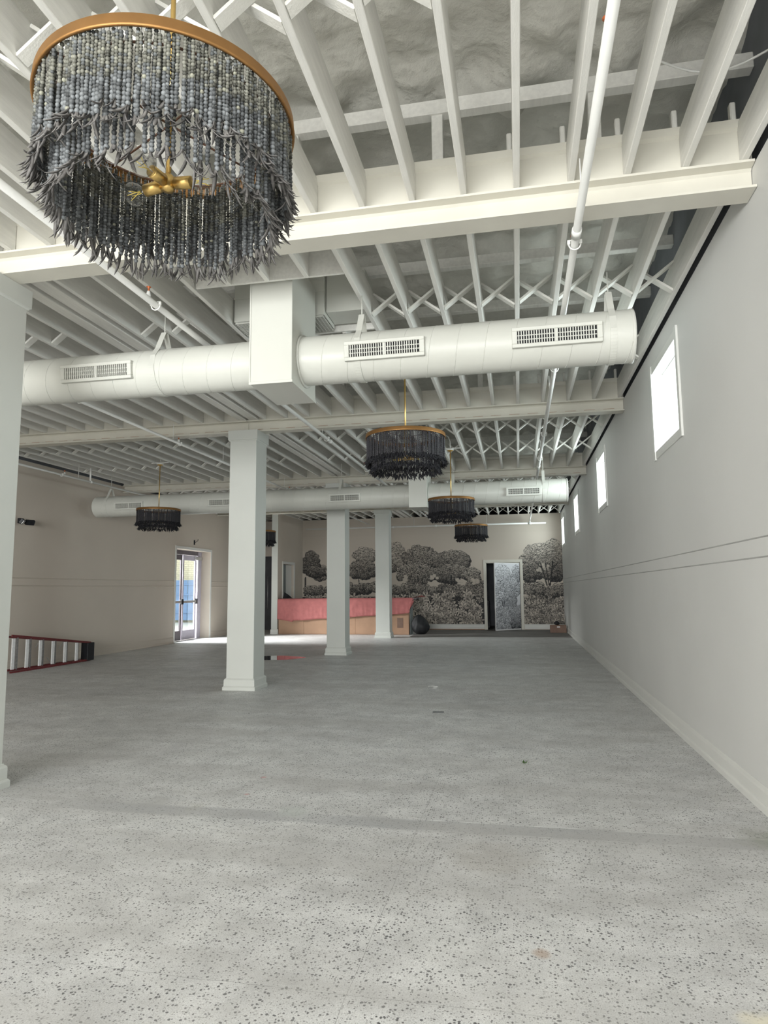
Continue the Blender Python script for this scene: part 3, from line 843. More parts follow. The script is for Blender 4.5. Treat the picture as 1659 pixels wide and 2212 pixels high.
def chandelier_frame(t, ztop):
    # rim band with a rolled lower lip
    mb = MB(); mb.lathe([(RIM - 0.006, -0.030), (RIM + 0.002, -0.034), (RIM + 0.008, -0.030), (RIM + 0.004, -0.022), (RIM + 0.004, 0.012), (RIM + 0.001, 0.016), (RIM - 0.028, 0.016), (RIM - 0.030, 0.012), (RIM - 0.010, 0.010), (RIM - 0.006, 0.006), (RIM - 0.006, -0.030)], n=96)
    mb.build('rim', M['brass'], t)
    mb = MB(); mb.tube([(R2 * math.cos(a), R2 * math.sin(a), -0.02) for a in [2 * PI * k / 64 for k in range(64)]], 0.005, 6, closed=True)
    for k in range(4):
        a = PI / 4 + k * PI / 2 + 0.3
        mb.tube([(0.01 * math.cos(a), 0.01 * math.sin(a), -0.02), ((RIM - 0.01) * math.cos(a), (RIM - 0.01) * math.sin(a), -0.004)], 0.0045, 6)
    mb.build('ring_frame', M['wire'], t)
    MB().tube([(0, 0, -0.27), (0, 0, ztop)], 0.0105, 12).build('rod', M['brass2'], t)
    h = MB(); h.lathe([(0.001, -0.31), (0.022, -0.305), (0.026, -0.29), (0.026, -0.25), (0.014, -0.235), (0.001, -0.234)], n=20)
    h.build('hub', M['brass2'], t)
    for a in (math.radians(176), math.radians(264), math.radians(-4)):
        d = Vector((math.cos(a), math.sin(a), -0.12)).normalized()
        c = Vector((0, 0, -0.275))
        s_ = MB(); s_.tube([c, c + d * 0.035, c + d * 0.036, c + d * 0.105, c + d * 0.106], [0.012, 0.012, 0.024, 0.024, 0.018], 18)
        so = s_.build('socket', M['brass2'], t)
        b_ = MB(); pts = []; rs = []
        for q, rr in ((0.105, 0.013), (0.118, 0.018), (0.130, 0.030), (0.145, 0.038), (0.160, 0.0405), (0.175, 0.037), (0.188, 0.026), (0.195, 0.012), (0.197, 0.002)):
            pts.append(c + d * q); rs.append(rr * 1.15)
        b_.tube(pts, rs, 20, caps=False); b_.build('bulb', M['bulbglass'], so)
        f_ = MB(); x = d.cross(Vector((0, 0, 1))).normalized(); y = x.cross(d)
        for k in range(4):
            u = x * math.cos(k * PI / 2) + y * math.sin(k * PI / 2); v = x * math.cos((k + 1.3) * PI / 2) + y * math.sin((k + 1.3) * PI / 2)
            f_.tube([c + d * 0.125 + u * 0.006, c + d * 0.178 + v * 0.018], 0.0016, 5)
        f_.build('filament', M['filament'], so, 'yellow filament sticks')
    q = ztop - 0.055
    c = MB(); c.lathe([(0.001, q - 0.03), (0.012, q - 0.03), (0.05, q - 0.018), (0.066, q - 0.006), (0.066, q), (0.001, q)], n=24)
    c.build('canopy', M['brass2'], t)
    c = MB(); c.lathe([(0.001, q), (0.074, q), (0.080, q + 0.008), (0.080, q + 0.036), (0.001, q + 0.036)], n=20)
    c.build('ceiling_cover', M['pipe'], t, 'white cover above the gold canopy')
    MB().box(-0.22, 0.22, -0.012, 0.012, ztop - 0.019, ztop - 0.001).build('mounting_bar', M['pipe'], t, 'white mounting bar')

fm, fnt, fb = new_mat('filament_yellow')
fb.inputs['Base Color'].default_value = (0.85, 0.65, 0.12, 1); fb.inputs['Roughness'].default_value = 0.4
M['filament'] = fm

# the near chandelier: every strand and husk on its own
CH = empty('chandelier', (-1.33, 2.30, ZRIM))
tag(CH, 'large near chandelier with gold rim and grey bead strands, hanging closest', 'chandelier', 'beaded drum chandeliers')
chandelier_frame(CH, ZJ - ZRIM)
LEN1, LEN2 = 0.285, 0.365
v1 = [bead_strand_mesh(100 + i, LEN1 + 0.012 * (i % 5) - 0.02, 0.0074, 0.0098).mesh('bead_strand') for i in range(12)]
v2 = [bead_strand_mesh(200 + i, LEN2 + 0.012 * (i % 4), 0.0072, 0.0095).mesh('bead_strand') for i in range(8)]
hm = [husk_mesh(300 + i).mesh('husk') for i in range(10)]
for m_ in v1 + v2: m_.materials.append(M['bead'])
for m_ in hm: m_.materials.append(M['husk'])
husks = []
N1, N2 = 195, 105
for i in range(N1):
    a = 2 * PI * i / N1 + random.uniform(-0.008, 0.008); rr = R1 + random.uniform(-0.008, 0.008)
    k = random.randrange(12)
    o = link('bead_strand', v1[k], None, CH, loc=(rr * math.cos(a), rr * math.sin(a), -0.012), rot=(random.uniform(-0.012, 0.012), random.uniform(-0.012, 0.012), random.uniform(0, 6.28)))
    L_ = LEN1 + 0.012 * (k % 5) - 0.02
    for q in range(2): husks.append((rr * math.cos(a), rr * math.sin(a), -0.012 - L_ - 0.004, a, 1))
for i in range(N2):
    a = 2 * PI * i / N2 + random.uniform(-0.014, 0.014); rr = R2 + random.uniform(-0.012, 0.012)
    k = random.randrange(8)
    o = link('bead_strand', v2[k], None, CH, loc=(rr * math.cos(a), rr * math.sin(a), -0.024), rot=(random.uniform(-0.012, 0.012), random.uniform(-0.012, 0.012), random.uniform(0, 6.28)))
    L_ = LEN2 + 0.012 * (k % 4)
    for q in range(3): husks.append((rr * math.cos(a), rr * math.sin(a), -0.024 - L_ - 0.004, a, 2))
random.shuffle(husks)
# the ones that show largest are parts, the others one joined part
husks.sort(key=lambda h: -((h[4] == 2) * 1.0 + (h[1] < 0.1) * 0.6 + random.random() * 0.8))
st = MB(); sc_i = 0
for i, (x, y, z, a, tier) in enumerate(husks):
    az = a + random.uniform(-1.5, 1.5) if random.random() < 0.75 else random.uniform(0, 6.28)
    tilt = random.uniform(-0.15, 0.45 if tier == 1 else 0.25)
    rot = Matrix.Rotation(az, 4, 'Z') @ Matrix.Rotation(-tilt, 4, 'Y') @ Matrix.Rotation(random.uniform(-0.3, 0.3), 4, 'X')
    if i < 298:
        o = link('husk', hm[i % 10], None, CH); o.matrix_local = Matrix.Translation((x, y, z)) @ rot
    else:
        husk_mesh(1000 + i, into=st, M4=Matrix.Translation((x, y, z)) @ rot)
st.build('joined_husks', M['husk'], CH, kind='stuff')

# the chandeliers farther back: strands too fine to tell apart
def fringe_meshes():
    f1 = MB(); h1 = MB(); r = random.Random(5)
    for (N, R, z0, L) in ((200, R1, -0.012, LEN1), (130, R2, -0.024, LEN2)):
        for i in range(N):
            a = 2 * PI * i / N + r.uniform(-0.01, 0.01); rr = R + r.uniform(-0.01, 0.01)
            x, y = rr * math.cos(a), rr * math.sin(a); zz = z0 - r.uniform(0, 0.01); n = 12
            LL = L * r.uniform(0.95, 1.05)
            pts = []; rs = []
            for k in range(n * 2 + 1):
                pts.append((x, y, zz - LL * k / (2 * n))); rs.append(0.0030 if k % 2 == 0 else 0.0050 + 0.0026 * k / (2 * n))
            f1.tube(pts, rs, 5, caps=False)
            for q in range(3):
                az = a + r.uniform(-1.6, 1.6)
                M4 = Matrix.Translation((x, y, zz - LL)) @ Matrix.Rotation(az, 4, 'Z') @ Matrix.Rotation(-r.uniform(-0.15, 0.35), 4, 'Y')
                husk_mesh(r.randrange(99999), L=0.085, W=0.007, into=h1, M4=M4, n=3)
    return f1.mesh('bead_fringe'), h1.mesh('husk_fringe')
fm1, fm2 = fringe_meshes()
fm1.materials.append(M['blackbead']); fm2.materials.append(M['blackhusk'])
C2 = empty('chandelier', (-1.33, 8.10, ZRIM))
chandelier_frame(C2, ZJ - ZRIM)
link('bead_fringe', fm1, None, C2, kind='stuff'); link('husk_fringe', fm2, None, C2, kind='stuff')
tag(C2, 'dark beaded chandelier below the near round duct, second in the row', 'chandelier', 'beaded drum chandeliers')
def copy_tree(o, parent=None):
    c = o.copy(); COL.objects.link(c)
    if parent is not None: c.parent = parent
    for ch in o.children: copy_tree(ch, c)
    return c
for x, y, lb in ((-1.36, 14.2, 'dark beaded chandelier third in the row, before the far duct'), (-1.36, 20.3, 'smallest dark beaded chandelier, in front of the mural wall'),
                 (-8.20, 14.2, 'dark beaded chandelier hanging before the left wall, above the glass door'), (-8.12, 20.3, 'dark beaded chandelier mostly hidden behind the middle column')):
    c = copy_tree(C2); c.location = (x, y, ZRIM); c['label'] = lb
# conduits curving up from two of the canopies
for x, y in ((-1.36, 14.2), (-8.20, 14.2)):
    MB().tube([(x, y + 0.03, ZJ - 0.015), (x, y + 0.03, ZJ + 0.16), (x - 0.03, y - 0.05, ZJ + 0.24), (x - 0.12, y - 0.16, ZJ + 0.27)], 0.012, 8).build('conduit', M['pipe'], ceil)

# ------------------------------------------------------------------ painted mural on the back wall and its door
class Canvas:
    def __init__(s, x0, x1, z0, z1, res, bg):
        s.x0, s.z0, s.res = x0, z0, res
        s.nx = int(round((x1 - x0) / res)) + 1; s.nz = int(round((z1 - z0) / res)) + 1
        s.x1, s.z1 = x1, z1
        xs = np.linspace(x0, x1, s.nx); zs = np.linspace(z0, z1, s.nz)
        s.X, s.Z = np.meshgrid(xs, zs)
        s.A = np.full(s.X.shape, bg[3] if len(bg) > 3 else 1.0)      # tone, 1 = paper
        s.r = np.random.default_rng(21)
        s.N = s.r.normal(0, 1, s.X.shape)
    def win(s, cx, cz, rx, rz):
        i0 = max(0, int((cx - rx - s.x0) / s.res)); i1 = min(s.nx, int((cx + rx - s.x0) / s.res) + 2)
        j0 = max(0, int((cz - rz - s.z0) / s.res)); j1 = min(s.nz, int((cz + rz - s.z0) / s.res) + 2)
        if i0 >= i1 or j0 >= j1: return None
        return (slice(j0, j1), slice(i0, i1))
    def clump(s, cx, cz, r, tone, contrast=0.3, ink=0.12, leafy=0.10):
        w = s.win(cx, cz, r * 1.2, r * 1.2)
        if w is None: return
        dx = s.X[w] - cx; dz = (s.Z[w] - cz) * 1.15
        a = np.arctan2(dz, dx); d = np.hypot(dx, dz)
        n = s.r.integers(6, 10); ph = s.r.uniform(0, 6.28)
        R = r * (1 + 0.09 * np.abs(np.sin(a * n / 2 + ph)) - 0.05)
        m = d < R
        v = tone + 1.5 * contrast * ((dz / r) * 0.75 - (dx / r) * 0.25) + 0.05
        v = v + leafy * s.N[w]
        v = np.where((d > R - 0.017) & (s.r.random(d.shape) < 0.75), ink, v)
        s.A[w] = np.where(m, np.clip(v, 0.03, 1.0), s.A[w])
    def crown(s, cx, cz, rx, rz, tone, n=40, cr=0.17, contrast=0.3, ink=0.12, leafy=0.1):
        pts = []
        for k in range(n):
            a = s.r.uniform(0, 6.28); q = math.sqrt(s.r.uniform(0, 1))
            pts.append((cx + rx * q * math.cos(a), cz + rz * q * math.sin(a)))
        pts.sort(key=lambda p: -p[1])
        for x, z in pts:
            sh = tone + 0.16 * (z - cz) / rz + s.r.uniform(-0.07, 0.07)
            s.clump(x, z, cr * s.r.uniform(0.6, 1.15), sh, contrast, ink, leafy)
    def trunk(s, pts, w, tone=0.10):
        for (x0, z0), (x1, z1) in zip(pts[:-1], pts[1:]):
            L = math.hypot(x1 - x0, z1 - z0); n = max(2, int(L / (s.res * 0.7)))
            for k in range(n):
                t = k / n; cx, cz = x0 + (x1 - x0) * t, z0 + (z1 - z0) * t
                q = s.win(cx, cz, w, w)
                if q is None: continue
                m = np.hypot(s.X[q] - cx, s.Z[q] - cz) < w
                s.A[q] = np.where(m, tone + 0.25 * (s.X[q] < cx - w * 0.3), s.A[q])
    def rosette(s, cx, cz, r, tone, n=8):
        w = s.win(cx, cz, r, r)
        if w is None: return
        dx = s.X[w] - cx; dz = s.Z[w] - cz
        a = np.arctan2(dz, dx) + s.r.uniform(0, 6.28); d = np.hypot(dx, dz)
        pet = np.cos(a * n) * 0.5 + 0.5
        lim = r * (0.35 + 0.65 * pet)
        m = (d < lim) & (pet > 0.28)
        v = tone * (0.75 + 0.45 * d / r) + 0.05 * s.N[w]
        s.A[w] = np.where(m, np.clip(v, 0.05, 1), np.where(d < r * 0.75, s.A[w] * 0.62, s.A[w]))
    def shrubs(s, x0, x1, z0, z1, n, tone=0.55, r=0.11, base=0.16):
        for k in range(n):
            x = s.r.uniform(x0, x1); z = z1 - (z1 - z0) * (k / n)
            s.rosette(x, z + s.r.uniform(-0.06, 0.06), r * s.r.uniform(0.6, 1.2), tone * s.r.uniform(0.55, 1.25), int(s.r.integers(4, 7)))
    def strokes(s, x0, x1, z0, z1, amt):
        w = s.win((x0 + x1) / 2, (z0 + z1) / 2, (x1 - x0) / 2, (z1 - z0) / 2)
        s.A[w] = np.clip(s.A[w] + amt * s.N[w] * (s.A[w] < 0.95), 0.03, 1)
    def mesh(s, name, paper, ink, y=0.0):
        t = s.A[..., None]
        c = np.array(ink) * (1 - t) + np.array(paper) * t
        v = np.stack([s.X, np.full_like(s.X, y), s.Z], -1).reshape(-1, 3)
        idx = np.arange(s.nx * s.nz).reshape(s.nz, s.nx)
        f = np.stack([idx[:-1, :-1], idx[:-1, 1:], idx[1:, 1:], idx[1:, :-1]], -1).reshape(-1, 4)
        me = bpy.data.meshes.new(name)
        me.vertices.add(len(v)); me.vertices.foreach_set('co', v.ravel())
        me.loops.add(len(f) * 4); me.loops.foreach_set('vertex_index', f.ravel().astype(np.int32))
        me.polygons.add(len(f)); me.polygons.foreach_set('loop_start', np.arange(len(f), dtype=np.int32) * 4)
        me.update(calc_edges=True)
        ca = me.color_attributes.new('print', 'FLOAT_COLOR', 'POINT')
        cc = np.concatenate([c.reshape(-1, 3), np.ones((len(v), 1))], 1).astype(np.float32)
        ca.data.foreach_set('color', cc.ravel())
        return me

def PXZ(px, py):           # picture measure of the mural -> metres on the wall
    return (-9.08 + (px - 657) * 0.019427, 3.17 - (px - 657) * 0.000376 + (1200 - py) * 0.0194)

cv = Canvas(-9.15, XR, 0.235, 3.95, 0.0155, (1,))
def C(px, py, rx, ry, tone, n, cr=0.17, **k):
    x, z = PXZ(px, py); cv.crown(x, z, rx * 0.0194, ry * 0.0194, tone, n, cr, **k)
# pale distant outlines first
C(795, 1200, 22, 14, 0.62, 46, 0.15, contrast=0.2, ink=0.15)
C(866, 1193, 18, 18, 0.70, 40, 0.16, contrast=0.15, ink=0.18)
C(852, 1215, 26, 16, 0.55, 60, 0.14)
C(697, 1240, 20, 14, 0.48, 40, 0.13)
C(750, 1232, 22, 14, 0.42, 46, 0.13)
# tall crowns
C(672, 1218, 17, 26, 0.22, 80, 0.16, contrast=0.2)
C(684, 1238, 18, 10, 0.25, 40, 0.14, contrast=0.2)
C(790, 1232, 32, 18, 0.34, 110, 0.14, contrast=0.25)
C(918, 1205, 36, 24, 0.42, 190, 0.13, leafy=0.2, contrast=0.25)
C(908, 1240, 40, 22, 0.40, 190, 0.12, leafy=0.22)
C(985, 1216, 36, 22, 0.27, 120, 0.18, contrast=0.28)
C(985, 1240, 44, 15, 0.33, 120, 0.17, contrast=0.26)
C(1030, 1243, 16, 14, 0.45, 50, 0.12)
C(1040, 1262, 20, 12, 0.36, 50, 0.12)
# sky gaps
for px, py, a, b in ((884, 1250, 7, 8), (880, 1262, 12, 5), (1000, 1252, 5, 4), (1032, 1255, 9, 5), (948, 1246, 8, 4), (702, 1262, 10, 5), (952, 1270, 10, 4)):
    x, z = PXZ(px, py)
    for k in range(7): cv.clump(x + cv.r.uniform(-1, 1) * a * 0.019, z + cv.r.uniform(-1, 1) * b * 0.019, 0.07, 0.95, 0.02, 0.9, 0.02)
for pts, w in ((((660, 1250), (659, 1290)), 0.035), (((912, 1245), (914, 1290)), 0.028), (((922, 1250), (917, 1290)), 0.022), (((905, 1250), (912, 1280)), 0.02), (((984, 1243), (982, 1278)), 0.035), (((992, 1252), (984, 1272)), 0.022), (((978, 1265), (982, 1278)), 0.02), (((780, 1240), (786, 1290)), 0.02)):
    cv.trunk([PXZ(*p) for p in pts], w)
# mid bushes
for px in range(668, 1046, 15):
    C(px + cv.r.uniform(-5, 5), 1274 + cv.r.uniform(-5, 6), 13, 9, 0.34 + cv.r.uniform(-0.1, 0.12), 34, 0.11, leafy=0.16)
C(1015, 1283, 30, 12, 0.30, 90, 0.12, leafy=0.15)
x0, z0 = PXZ(660, 1350); x1, z1 = PXZ(1046, 1286)
w_ = cv.win((x0 + x1) / 2, (0.2 + z1) / 2, (x1 - x0) / 2 + 0.2, (z1 - 0.2) / 2)
cv.A[w_] = np.clip(0.12 + 0.06 * cv.N[w_], 0.05, 0.5)
cv.shrubs(-9.15, x1, 0.2, z1 + 0.08, 520, 1.0, 0.16)
cv.shrubs(-9.15, x1, 0.2, 0.9, 220, 0.8, 0.14)
# the panel to the right of the door
C(1172, 1188, 30, 9, 0.72, 80, 0.15, contrast=0.12, ink=0.2)
C(1200, 1184, 14, 14, 0.72, 50, 0.14, contrast=0.12, ink=0.2)
C(1172, 1206, 40, 11, 0.46, 150, 0.15, contrast=0.28)
C(1150, 1236, 22, 18, 0.24, 90, 0.14, contrast=0.2)
C(1200, 1232, 16, 20, 0.28, 90, 0.14, contrast=0.2)
C(1176, 1228, 12, 10, 0.85, 20, 0.10, contrast=0.05, ink=0.6)
C(1188, 1240, 12, 8, 0.22, 40, 0.12)
for pts, w in ((((1170, 1216), (1182, 1262)), 0.03), (((1195, 1212), (1188, 1262)), 0.03), (((1180, 1215), (1186, 1262)), 0.022), (((1160, 1214), (1178, 1232)), 0.02), (((1206, 1214), (1194, 1228)), 0.02)):
    cv.trunk([PXZ(*p) for p in pts], w)
for px in range(1132, 1216, 10):
    C(px, 1272 + cv.r.uniform(-8, 8), 11, 10, 0.32 + cv.r.uniform(-0.1, 0.14), 40, 0.12, leafy=0.14)
C(1140, 1290, 8, 6, 0.9, 14, 0.10, contrast=0.05, ink=0.5)
x0, z0 = PXZ(1130, 1350); x1, z1 = PXZ(1216, 1292)
w_ = cv.win((x0 + x1) / 2, (0.2 + z1) / 2, (x1 - x0) / 2 + 0.1, (z1 - 0.2) / 2)
cv.A[w_] = np.clip(0.11 + 0.06 * cv.N[w_], 0.05, 0.5)
cv.shrubs(x0, x1, 0.2, z1 + 0.1, 260, 0.75, 0.13)
cv.strokes(-9.15, XR, 0.2, 3.9, 0.11)
cv.A = np.where(cv.A < 0.93, np.clip((cv.A - 0.5) * 1.3 + 0.34, 0.02, 1.0), cv.A)
PAPER, INK = (0.58, 0.52, 0.45), (0.016, 0.017, 0.020)
# cut the print where the door opening is
me = cv.mesh('tree_mural', PAPER, INK, YB - 0.004)
import bmesh as _bm
b_ = _bm.new(); b_.from_mesh(me)
kill = [f for f in b_.faces if MX0 - 0.02 < f.calc_center_median().x < MX1 + 0.02 and f.calc_center_median().z < MZ + 0.02]
_bm.ops.delete(b_, geom=kill, context='FACES'); b_.to_mesh(me); b_.free()
o = link('tree_mural', me, M['mural'], wb, 'black and white tree and shrub wallpaper mural')

# door to the back room
t = empty('door_1', ((MX0 + MX1) / 2, YB, 0)); struct(t, 'cream-framed doorway in the mural wall with an ajar leaf', 'door')
ox = (MX0 + MX1) / 2
for a, b, z0, z1 in ((MX0 - 0.10, MX0, 0.014, MZ + 0.12), (MX1, MX1 + 0.10, 0.014, MZ + 0.12), (MX0, MX1, MZ, MZ + 0.12)):
    m_ = MB().rbox(a - ox, b - ox, -0.028, 0.0, z0, z1, 0.004); m_.build('door_casing', M['beam'], t)
for a, b, z0, z1 in ((MX0, MX0 + 0.02, 0, MZ), (MX1 - 0.02, MX1, 0, MZ), (MX0, MX1, MZ - 0.02, MZ)):
    MB().box(a - ox, b - ox, 0.0, 0.16, z0, z1).build('door_jamb', M['beam'], t)
leaf = empty('door_leaf', (MX1 - 0.03 - ox, 0.01, 0.02)); leaf.parent = t
leaf['label'] = 'ajar door leaf printed with the mural'
leaf.rotation_euler = (0, 0, math.radians(42))
LW, LH = 1.31, MZ - 0.05
MB().rbox(-LW, 0, 0.0, 0.045, 0, LH, 0.002).build('leaf_panel', M['label'], leaf)
dc = Canvas(-LW + 0.02, -0.006, 0.05, LH - 0.03, 0.0155, (1,))
dc.crown(-0.9, 2.25, 0.35, 0.3, 0.72, 50, 0.12, contrast=0.2, ink=0.3)
dc.crown(-0.2, 2.2, 0.22, 0.3, 0.5, 50, 0.12)
dc.crown(-0.65, 1.65, 0.6, 0.45, 0.62, 220, 0.11, leafy=0.2, contrast=0.25)
dc.crown(-1.05, 1.2, 0.25, 0.3, 0.7, 60, 0.10, leafy=0.2)
dc.crown(-0.55, 1.0, 0.3, 0.45, 0.28, 90, 0.13)
dc.crown(-0.9, 0.55, 0.45, 0.3, 0.6, 120, 0.10, leafy=0.2)
dc.trunk([(-0.98, 1.2), (-0.92, 0.8)], 0.03); dc.trunk([(-0.84, 1.15), (-0.9, 0.85)], 0.025)
dc.shrubs(-LW, 0, 0.05, 0.9, 260, 0.7, 0.10)
dc.crown(-0.2, 0.3, 0.3, 0.25, 0.18, 50, 0.12)
link('printed_face', dc.mesh('printed_face', (0.70, 0.71, 0.74), (0.02, 0.022, 0.03), -0.002), M['mural'], leaf)  # paper paler and bluer, window light put into the print
link('hinge', MB().box(-0.012, 0.012, -0.01, 0.0, 2.0, 2.12).mesh('hinge'), M['black'], leaf)
link('hinge', MB().box(-0.012, 0.012, -0.01, 0.0, 0.30, 0.42).mesh('hinge'), M['black'], leaf)

# back room seen through the gap, its dimness painted into dark surfaces
br = MB()
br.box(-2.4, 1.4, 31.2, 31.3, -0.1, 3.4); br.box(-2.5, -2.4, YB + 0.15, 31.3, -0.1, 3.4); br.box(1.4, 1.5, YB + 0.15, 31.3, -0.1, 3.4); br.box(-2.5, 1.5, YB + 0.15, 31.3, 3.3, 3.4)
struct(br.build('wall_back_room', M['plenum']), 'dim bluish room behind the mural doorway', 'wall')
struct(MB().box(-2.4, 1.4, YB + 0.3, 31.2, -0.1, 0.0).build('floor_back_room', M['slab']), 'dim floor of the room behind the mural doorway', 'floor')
t = empty('cabinet', (-1.62, 29.5, 0)); tag(t, 'dark low cabinet in the dim room behind the mural door', 'cabinet')
MB().rbox(-0.25, 0.35, -0.25, 0.25, 0.0, 1.15, 0.01).build('cabinet_body', M['bronze'], t)
MB().rbox(-0.15, 0.28, -0.16, 0.16, 1.15, 1.42, 0.02).build('cabinet_top_box', M['darkdoor'], t)
MB().box(-0.23, 0.33, -0.262, -0.25, 0.08, 1.1).build('cabinet_door', M['darkdoor'], t)

# ------------------------------------------------------------------ doorway in the partition
t = empty('door_2', (PX, (PY0 + PY1) / 2, 0)); struct(t, 'narrow cased doorway in the partition wall above the counter', 'door')
cy = (PY0 + PY1) / 2
for a, b, z0, z1 in ((PY0 - 0.09, PY0, 0, 2.82), (PY1, PY1 + 0.09, 0, 2.82), (PY0, PY1, 2.72, 2.82)):
    MB().rbox(0, 0.022, a - cy, b - cy, z0, z1, 0.003).build('door_casing', M['trim'], t)
MB().rbox(-0.16, -0.11, PY0 - cy, -0.02, 0.01, 2.70, 0.003).build('door_leaf', M['greydoor'], t, 'grey-green door leaf')
MB().rbox(-0.15, -0.10, 0.0, PY1 - cy, 0.01, 2.70, 0.003).build('door_leaf', M['trim'], t, 'pale door leaf')

# dark double-height door left of the partition
t = empty('door_4', (-10.65, YB, 0)); struct(t, 'dark door at the far left behind the middle column', 'door')
MB().rbox(-0.34, 0.95, -0.05, 0.0, 0.0, 3.15, 0.004).build('door_leaf', M['darkdoor'], t)
MB().rbox(-0.36, -0.34, -0.06, 0.0, 0.0, 3.2, 0.003).build('door_casing', M['trim'], t)
MB().tube([(-0.05, -0.10, 0.9), (-0.05, -0.10, 2.3)], 0.015, 8).build('pull_handle', M['alum'], t)

# ------------------------------------------------------------------ glass double door on the left
t = empty('door_3', (XL, 21.5, 0)); struct(t, 'bright glass double door to the street in the left wall', 'door')
for a, b, z0, z1 in ((DY0 - 0.09, DY0, 0, DZ + 0.09), (DY1, DY1 + 0.09, 0, DZ + 0.09), (DY0, DY1, DZ, DZ + 0.09)):
    MB().rbox(0, 0.018, a - 21.5, b - 21.5, z0, z1, 0.003).build('door_casing', M['trim'], t)
fx = -0.41
for a, b, z0, z1 in ((-1.25, -1.16, 0, DZ), (0.98, 1.12, 0, DZ), (1.13, 1.25, 0, DZ), (-1.16, 0.98, DZ - 0.14, DZ)):
    MB().rbox(fx - 0.05, fx + 0.06, a, b, z0, z1, 0.004).build('frame_member', M['bronze'] if z0 else M['lit_frame'], t)  # pale uprights carry painted daylight
def dleaf(a, b, mt, lb):
    l = empty('door_leaf', (fx, a, 0.01)); l.parent = t; l['label'] = lb; w = b - a
    fr = MB()
    fr.rbox(-0.022, 0.022, 0, 0.10, 0, DZ - 0.16, 0.003); fr.rbox(-0.022, 0.022, w - 0.10, w, 0, DZ - 0.16, 0.003)
    fr.rbox(-0.022, 0.022, 0.10, w - 0.10, 0, 0.32, 0.003); fr.rbox(-0.022, 0.022, 0.10, w - 0.10, DZ - 0.34, DZ - 0.16, 0.003)
    fr.build('leaf_frame', mt, l)
    MB().box(-0.004, 0.004, 0.10, w - 0.10, 0.32, DZ - 0.34).build('pane', M['glass'], l)
    pb = MB(); pb.rbox(0.05, 0.085, 0.04, w - 0.03, 1.26, 1.34, 0.004); pb.build('panic_bar', M['alum'], l)
    e = MB(); e.rbox(0.022, 0.10, w - 0.10 if a < -0.5 else w - 0.07, w, 1.21, 1.40, 0.012); e.build('bar_latch', M['black'], l)
dleaf(-1.16, -0.09, M['bronze'], 'darker near leaf of the glass door')
dleaf(-0.07, 0.94, M['lit_frame'], 'far leaf of the glass door, daylight painted into its pale frame')
MB().rbox(fx + 0.06, fx + 0.13, 0.72, 1.14, DZ - 0.30, DZ - 0.17, 0.01).build('door_closer', M['alum'], t)

# street side seen through the glass
tag(MB().box(-24, -12.0, 12.0, 40.0, -0.12, -0.02).build('pavement', M['concrete']), 'bright concrete pavement outside the glass door', 'pavement', kind=None)
bw = MB().box(-26, -13.0, 35.0, 35.3, -0.02, 6.5).build('brick_building', M['brick']); tag(bw, 'cream brick building across the way outside the glass door', 'building')
bwc = MB().box(-26.1, -12.9, 34.92, 35.38, 6.5, 6.7).build('coping', M['concrete'], bw)
g = empty('blue_gate', (-17.6, 33.7, 0)); tag(g, 'tall blue boarded gate outside the glass door', 'gate')
for k in range(14):
    MB().rbox(-2.8 + k * 0.40, -2.42 + k * 0.40, 0, 0.03, 0.12, 2.28, 0.01).build('board', M['blue'], g)
for x in (-2.8, 2.7): MB().rbox(x, x + 0.1, -0.10, -0.05, -0.02, 2.35, 0.005).build('gate_post', M['blue'], g)
for z in (0.5, 1.45, 2.0): MB().rbox(-2.8, 2.8, -0.05, 0.0, z, z + 0.09, 0.005).build('gate_rail', M['blue'], g)

# ------------------------------------------------------------------ counter with paper covers
t = empty('counter', (-6.45, 25.15, 0)); tag(t, 'long bar counter boxed in brown board behind the columns', 'counter')
MB().rbox(-2.66, 2.42, -0.38, 0.30, 0.0, 1.30, 0.006).build('counter_body', M['card'], t)
for k in range(5):
    x = -2.66 + k * 1.016
    MB().box(x, x + 1.008, -0.392, -0.382, 0.02, 1.28).build('board_sheet', M['card'], t)
MB().rbox(-2.70, 2.72, -0.42, 0.42, 1.30, 1.345, 0.006).build('worktop', M['bronze'], t)
MB().rbox(2.42, 2.46, -0.2, 0.30, 0.0, 1.30, 0.004).build('end_panel', M['greydoor'], t, 'grey end panel of the counter')
MB().box(1.98, 2.2, -0.398, -0.393, 0.25, 0.62).build('tape_patch', M['cardbox'], t)

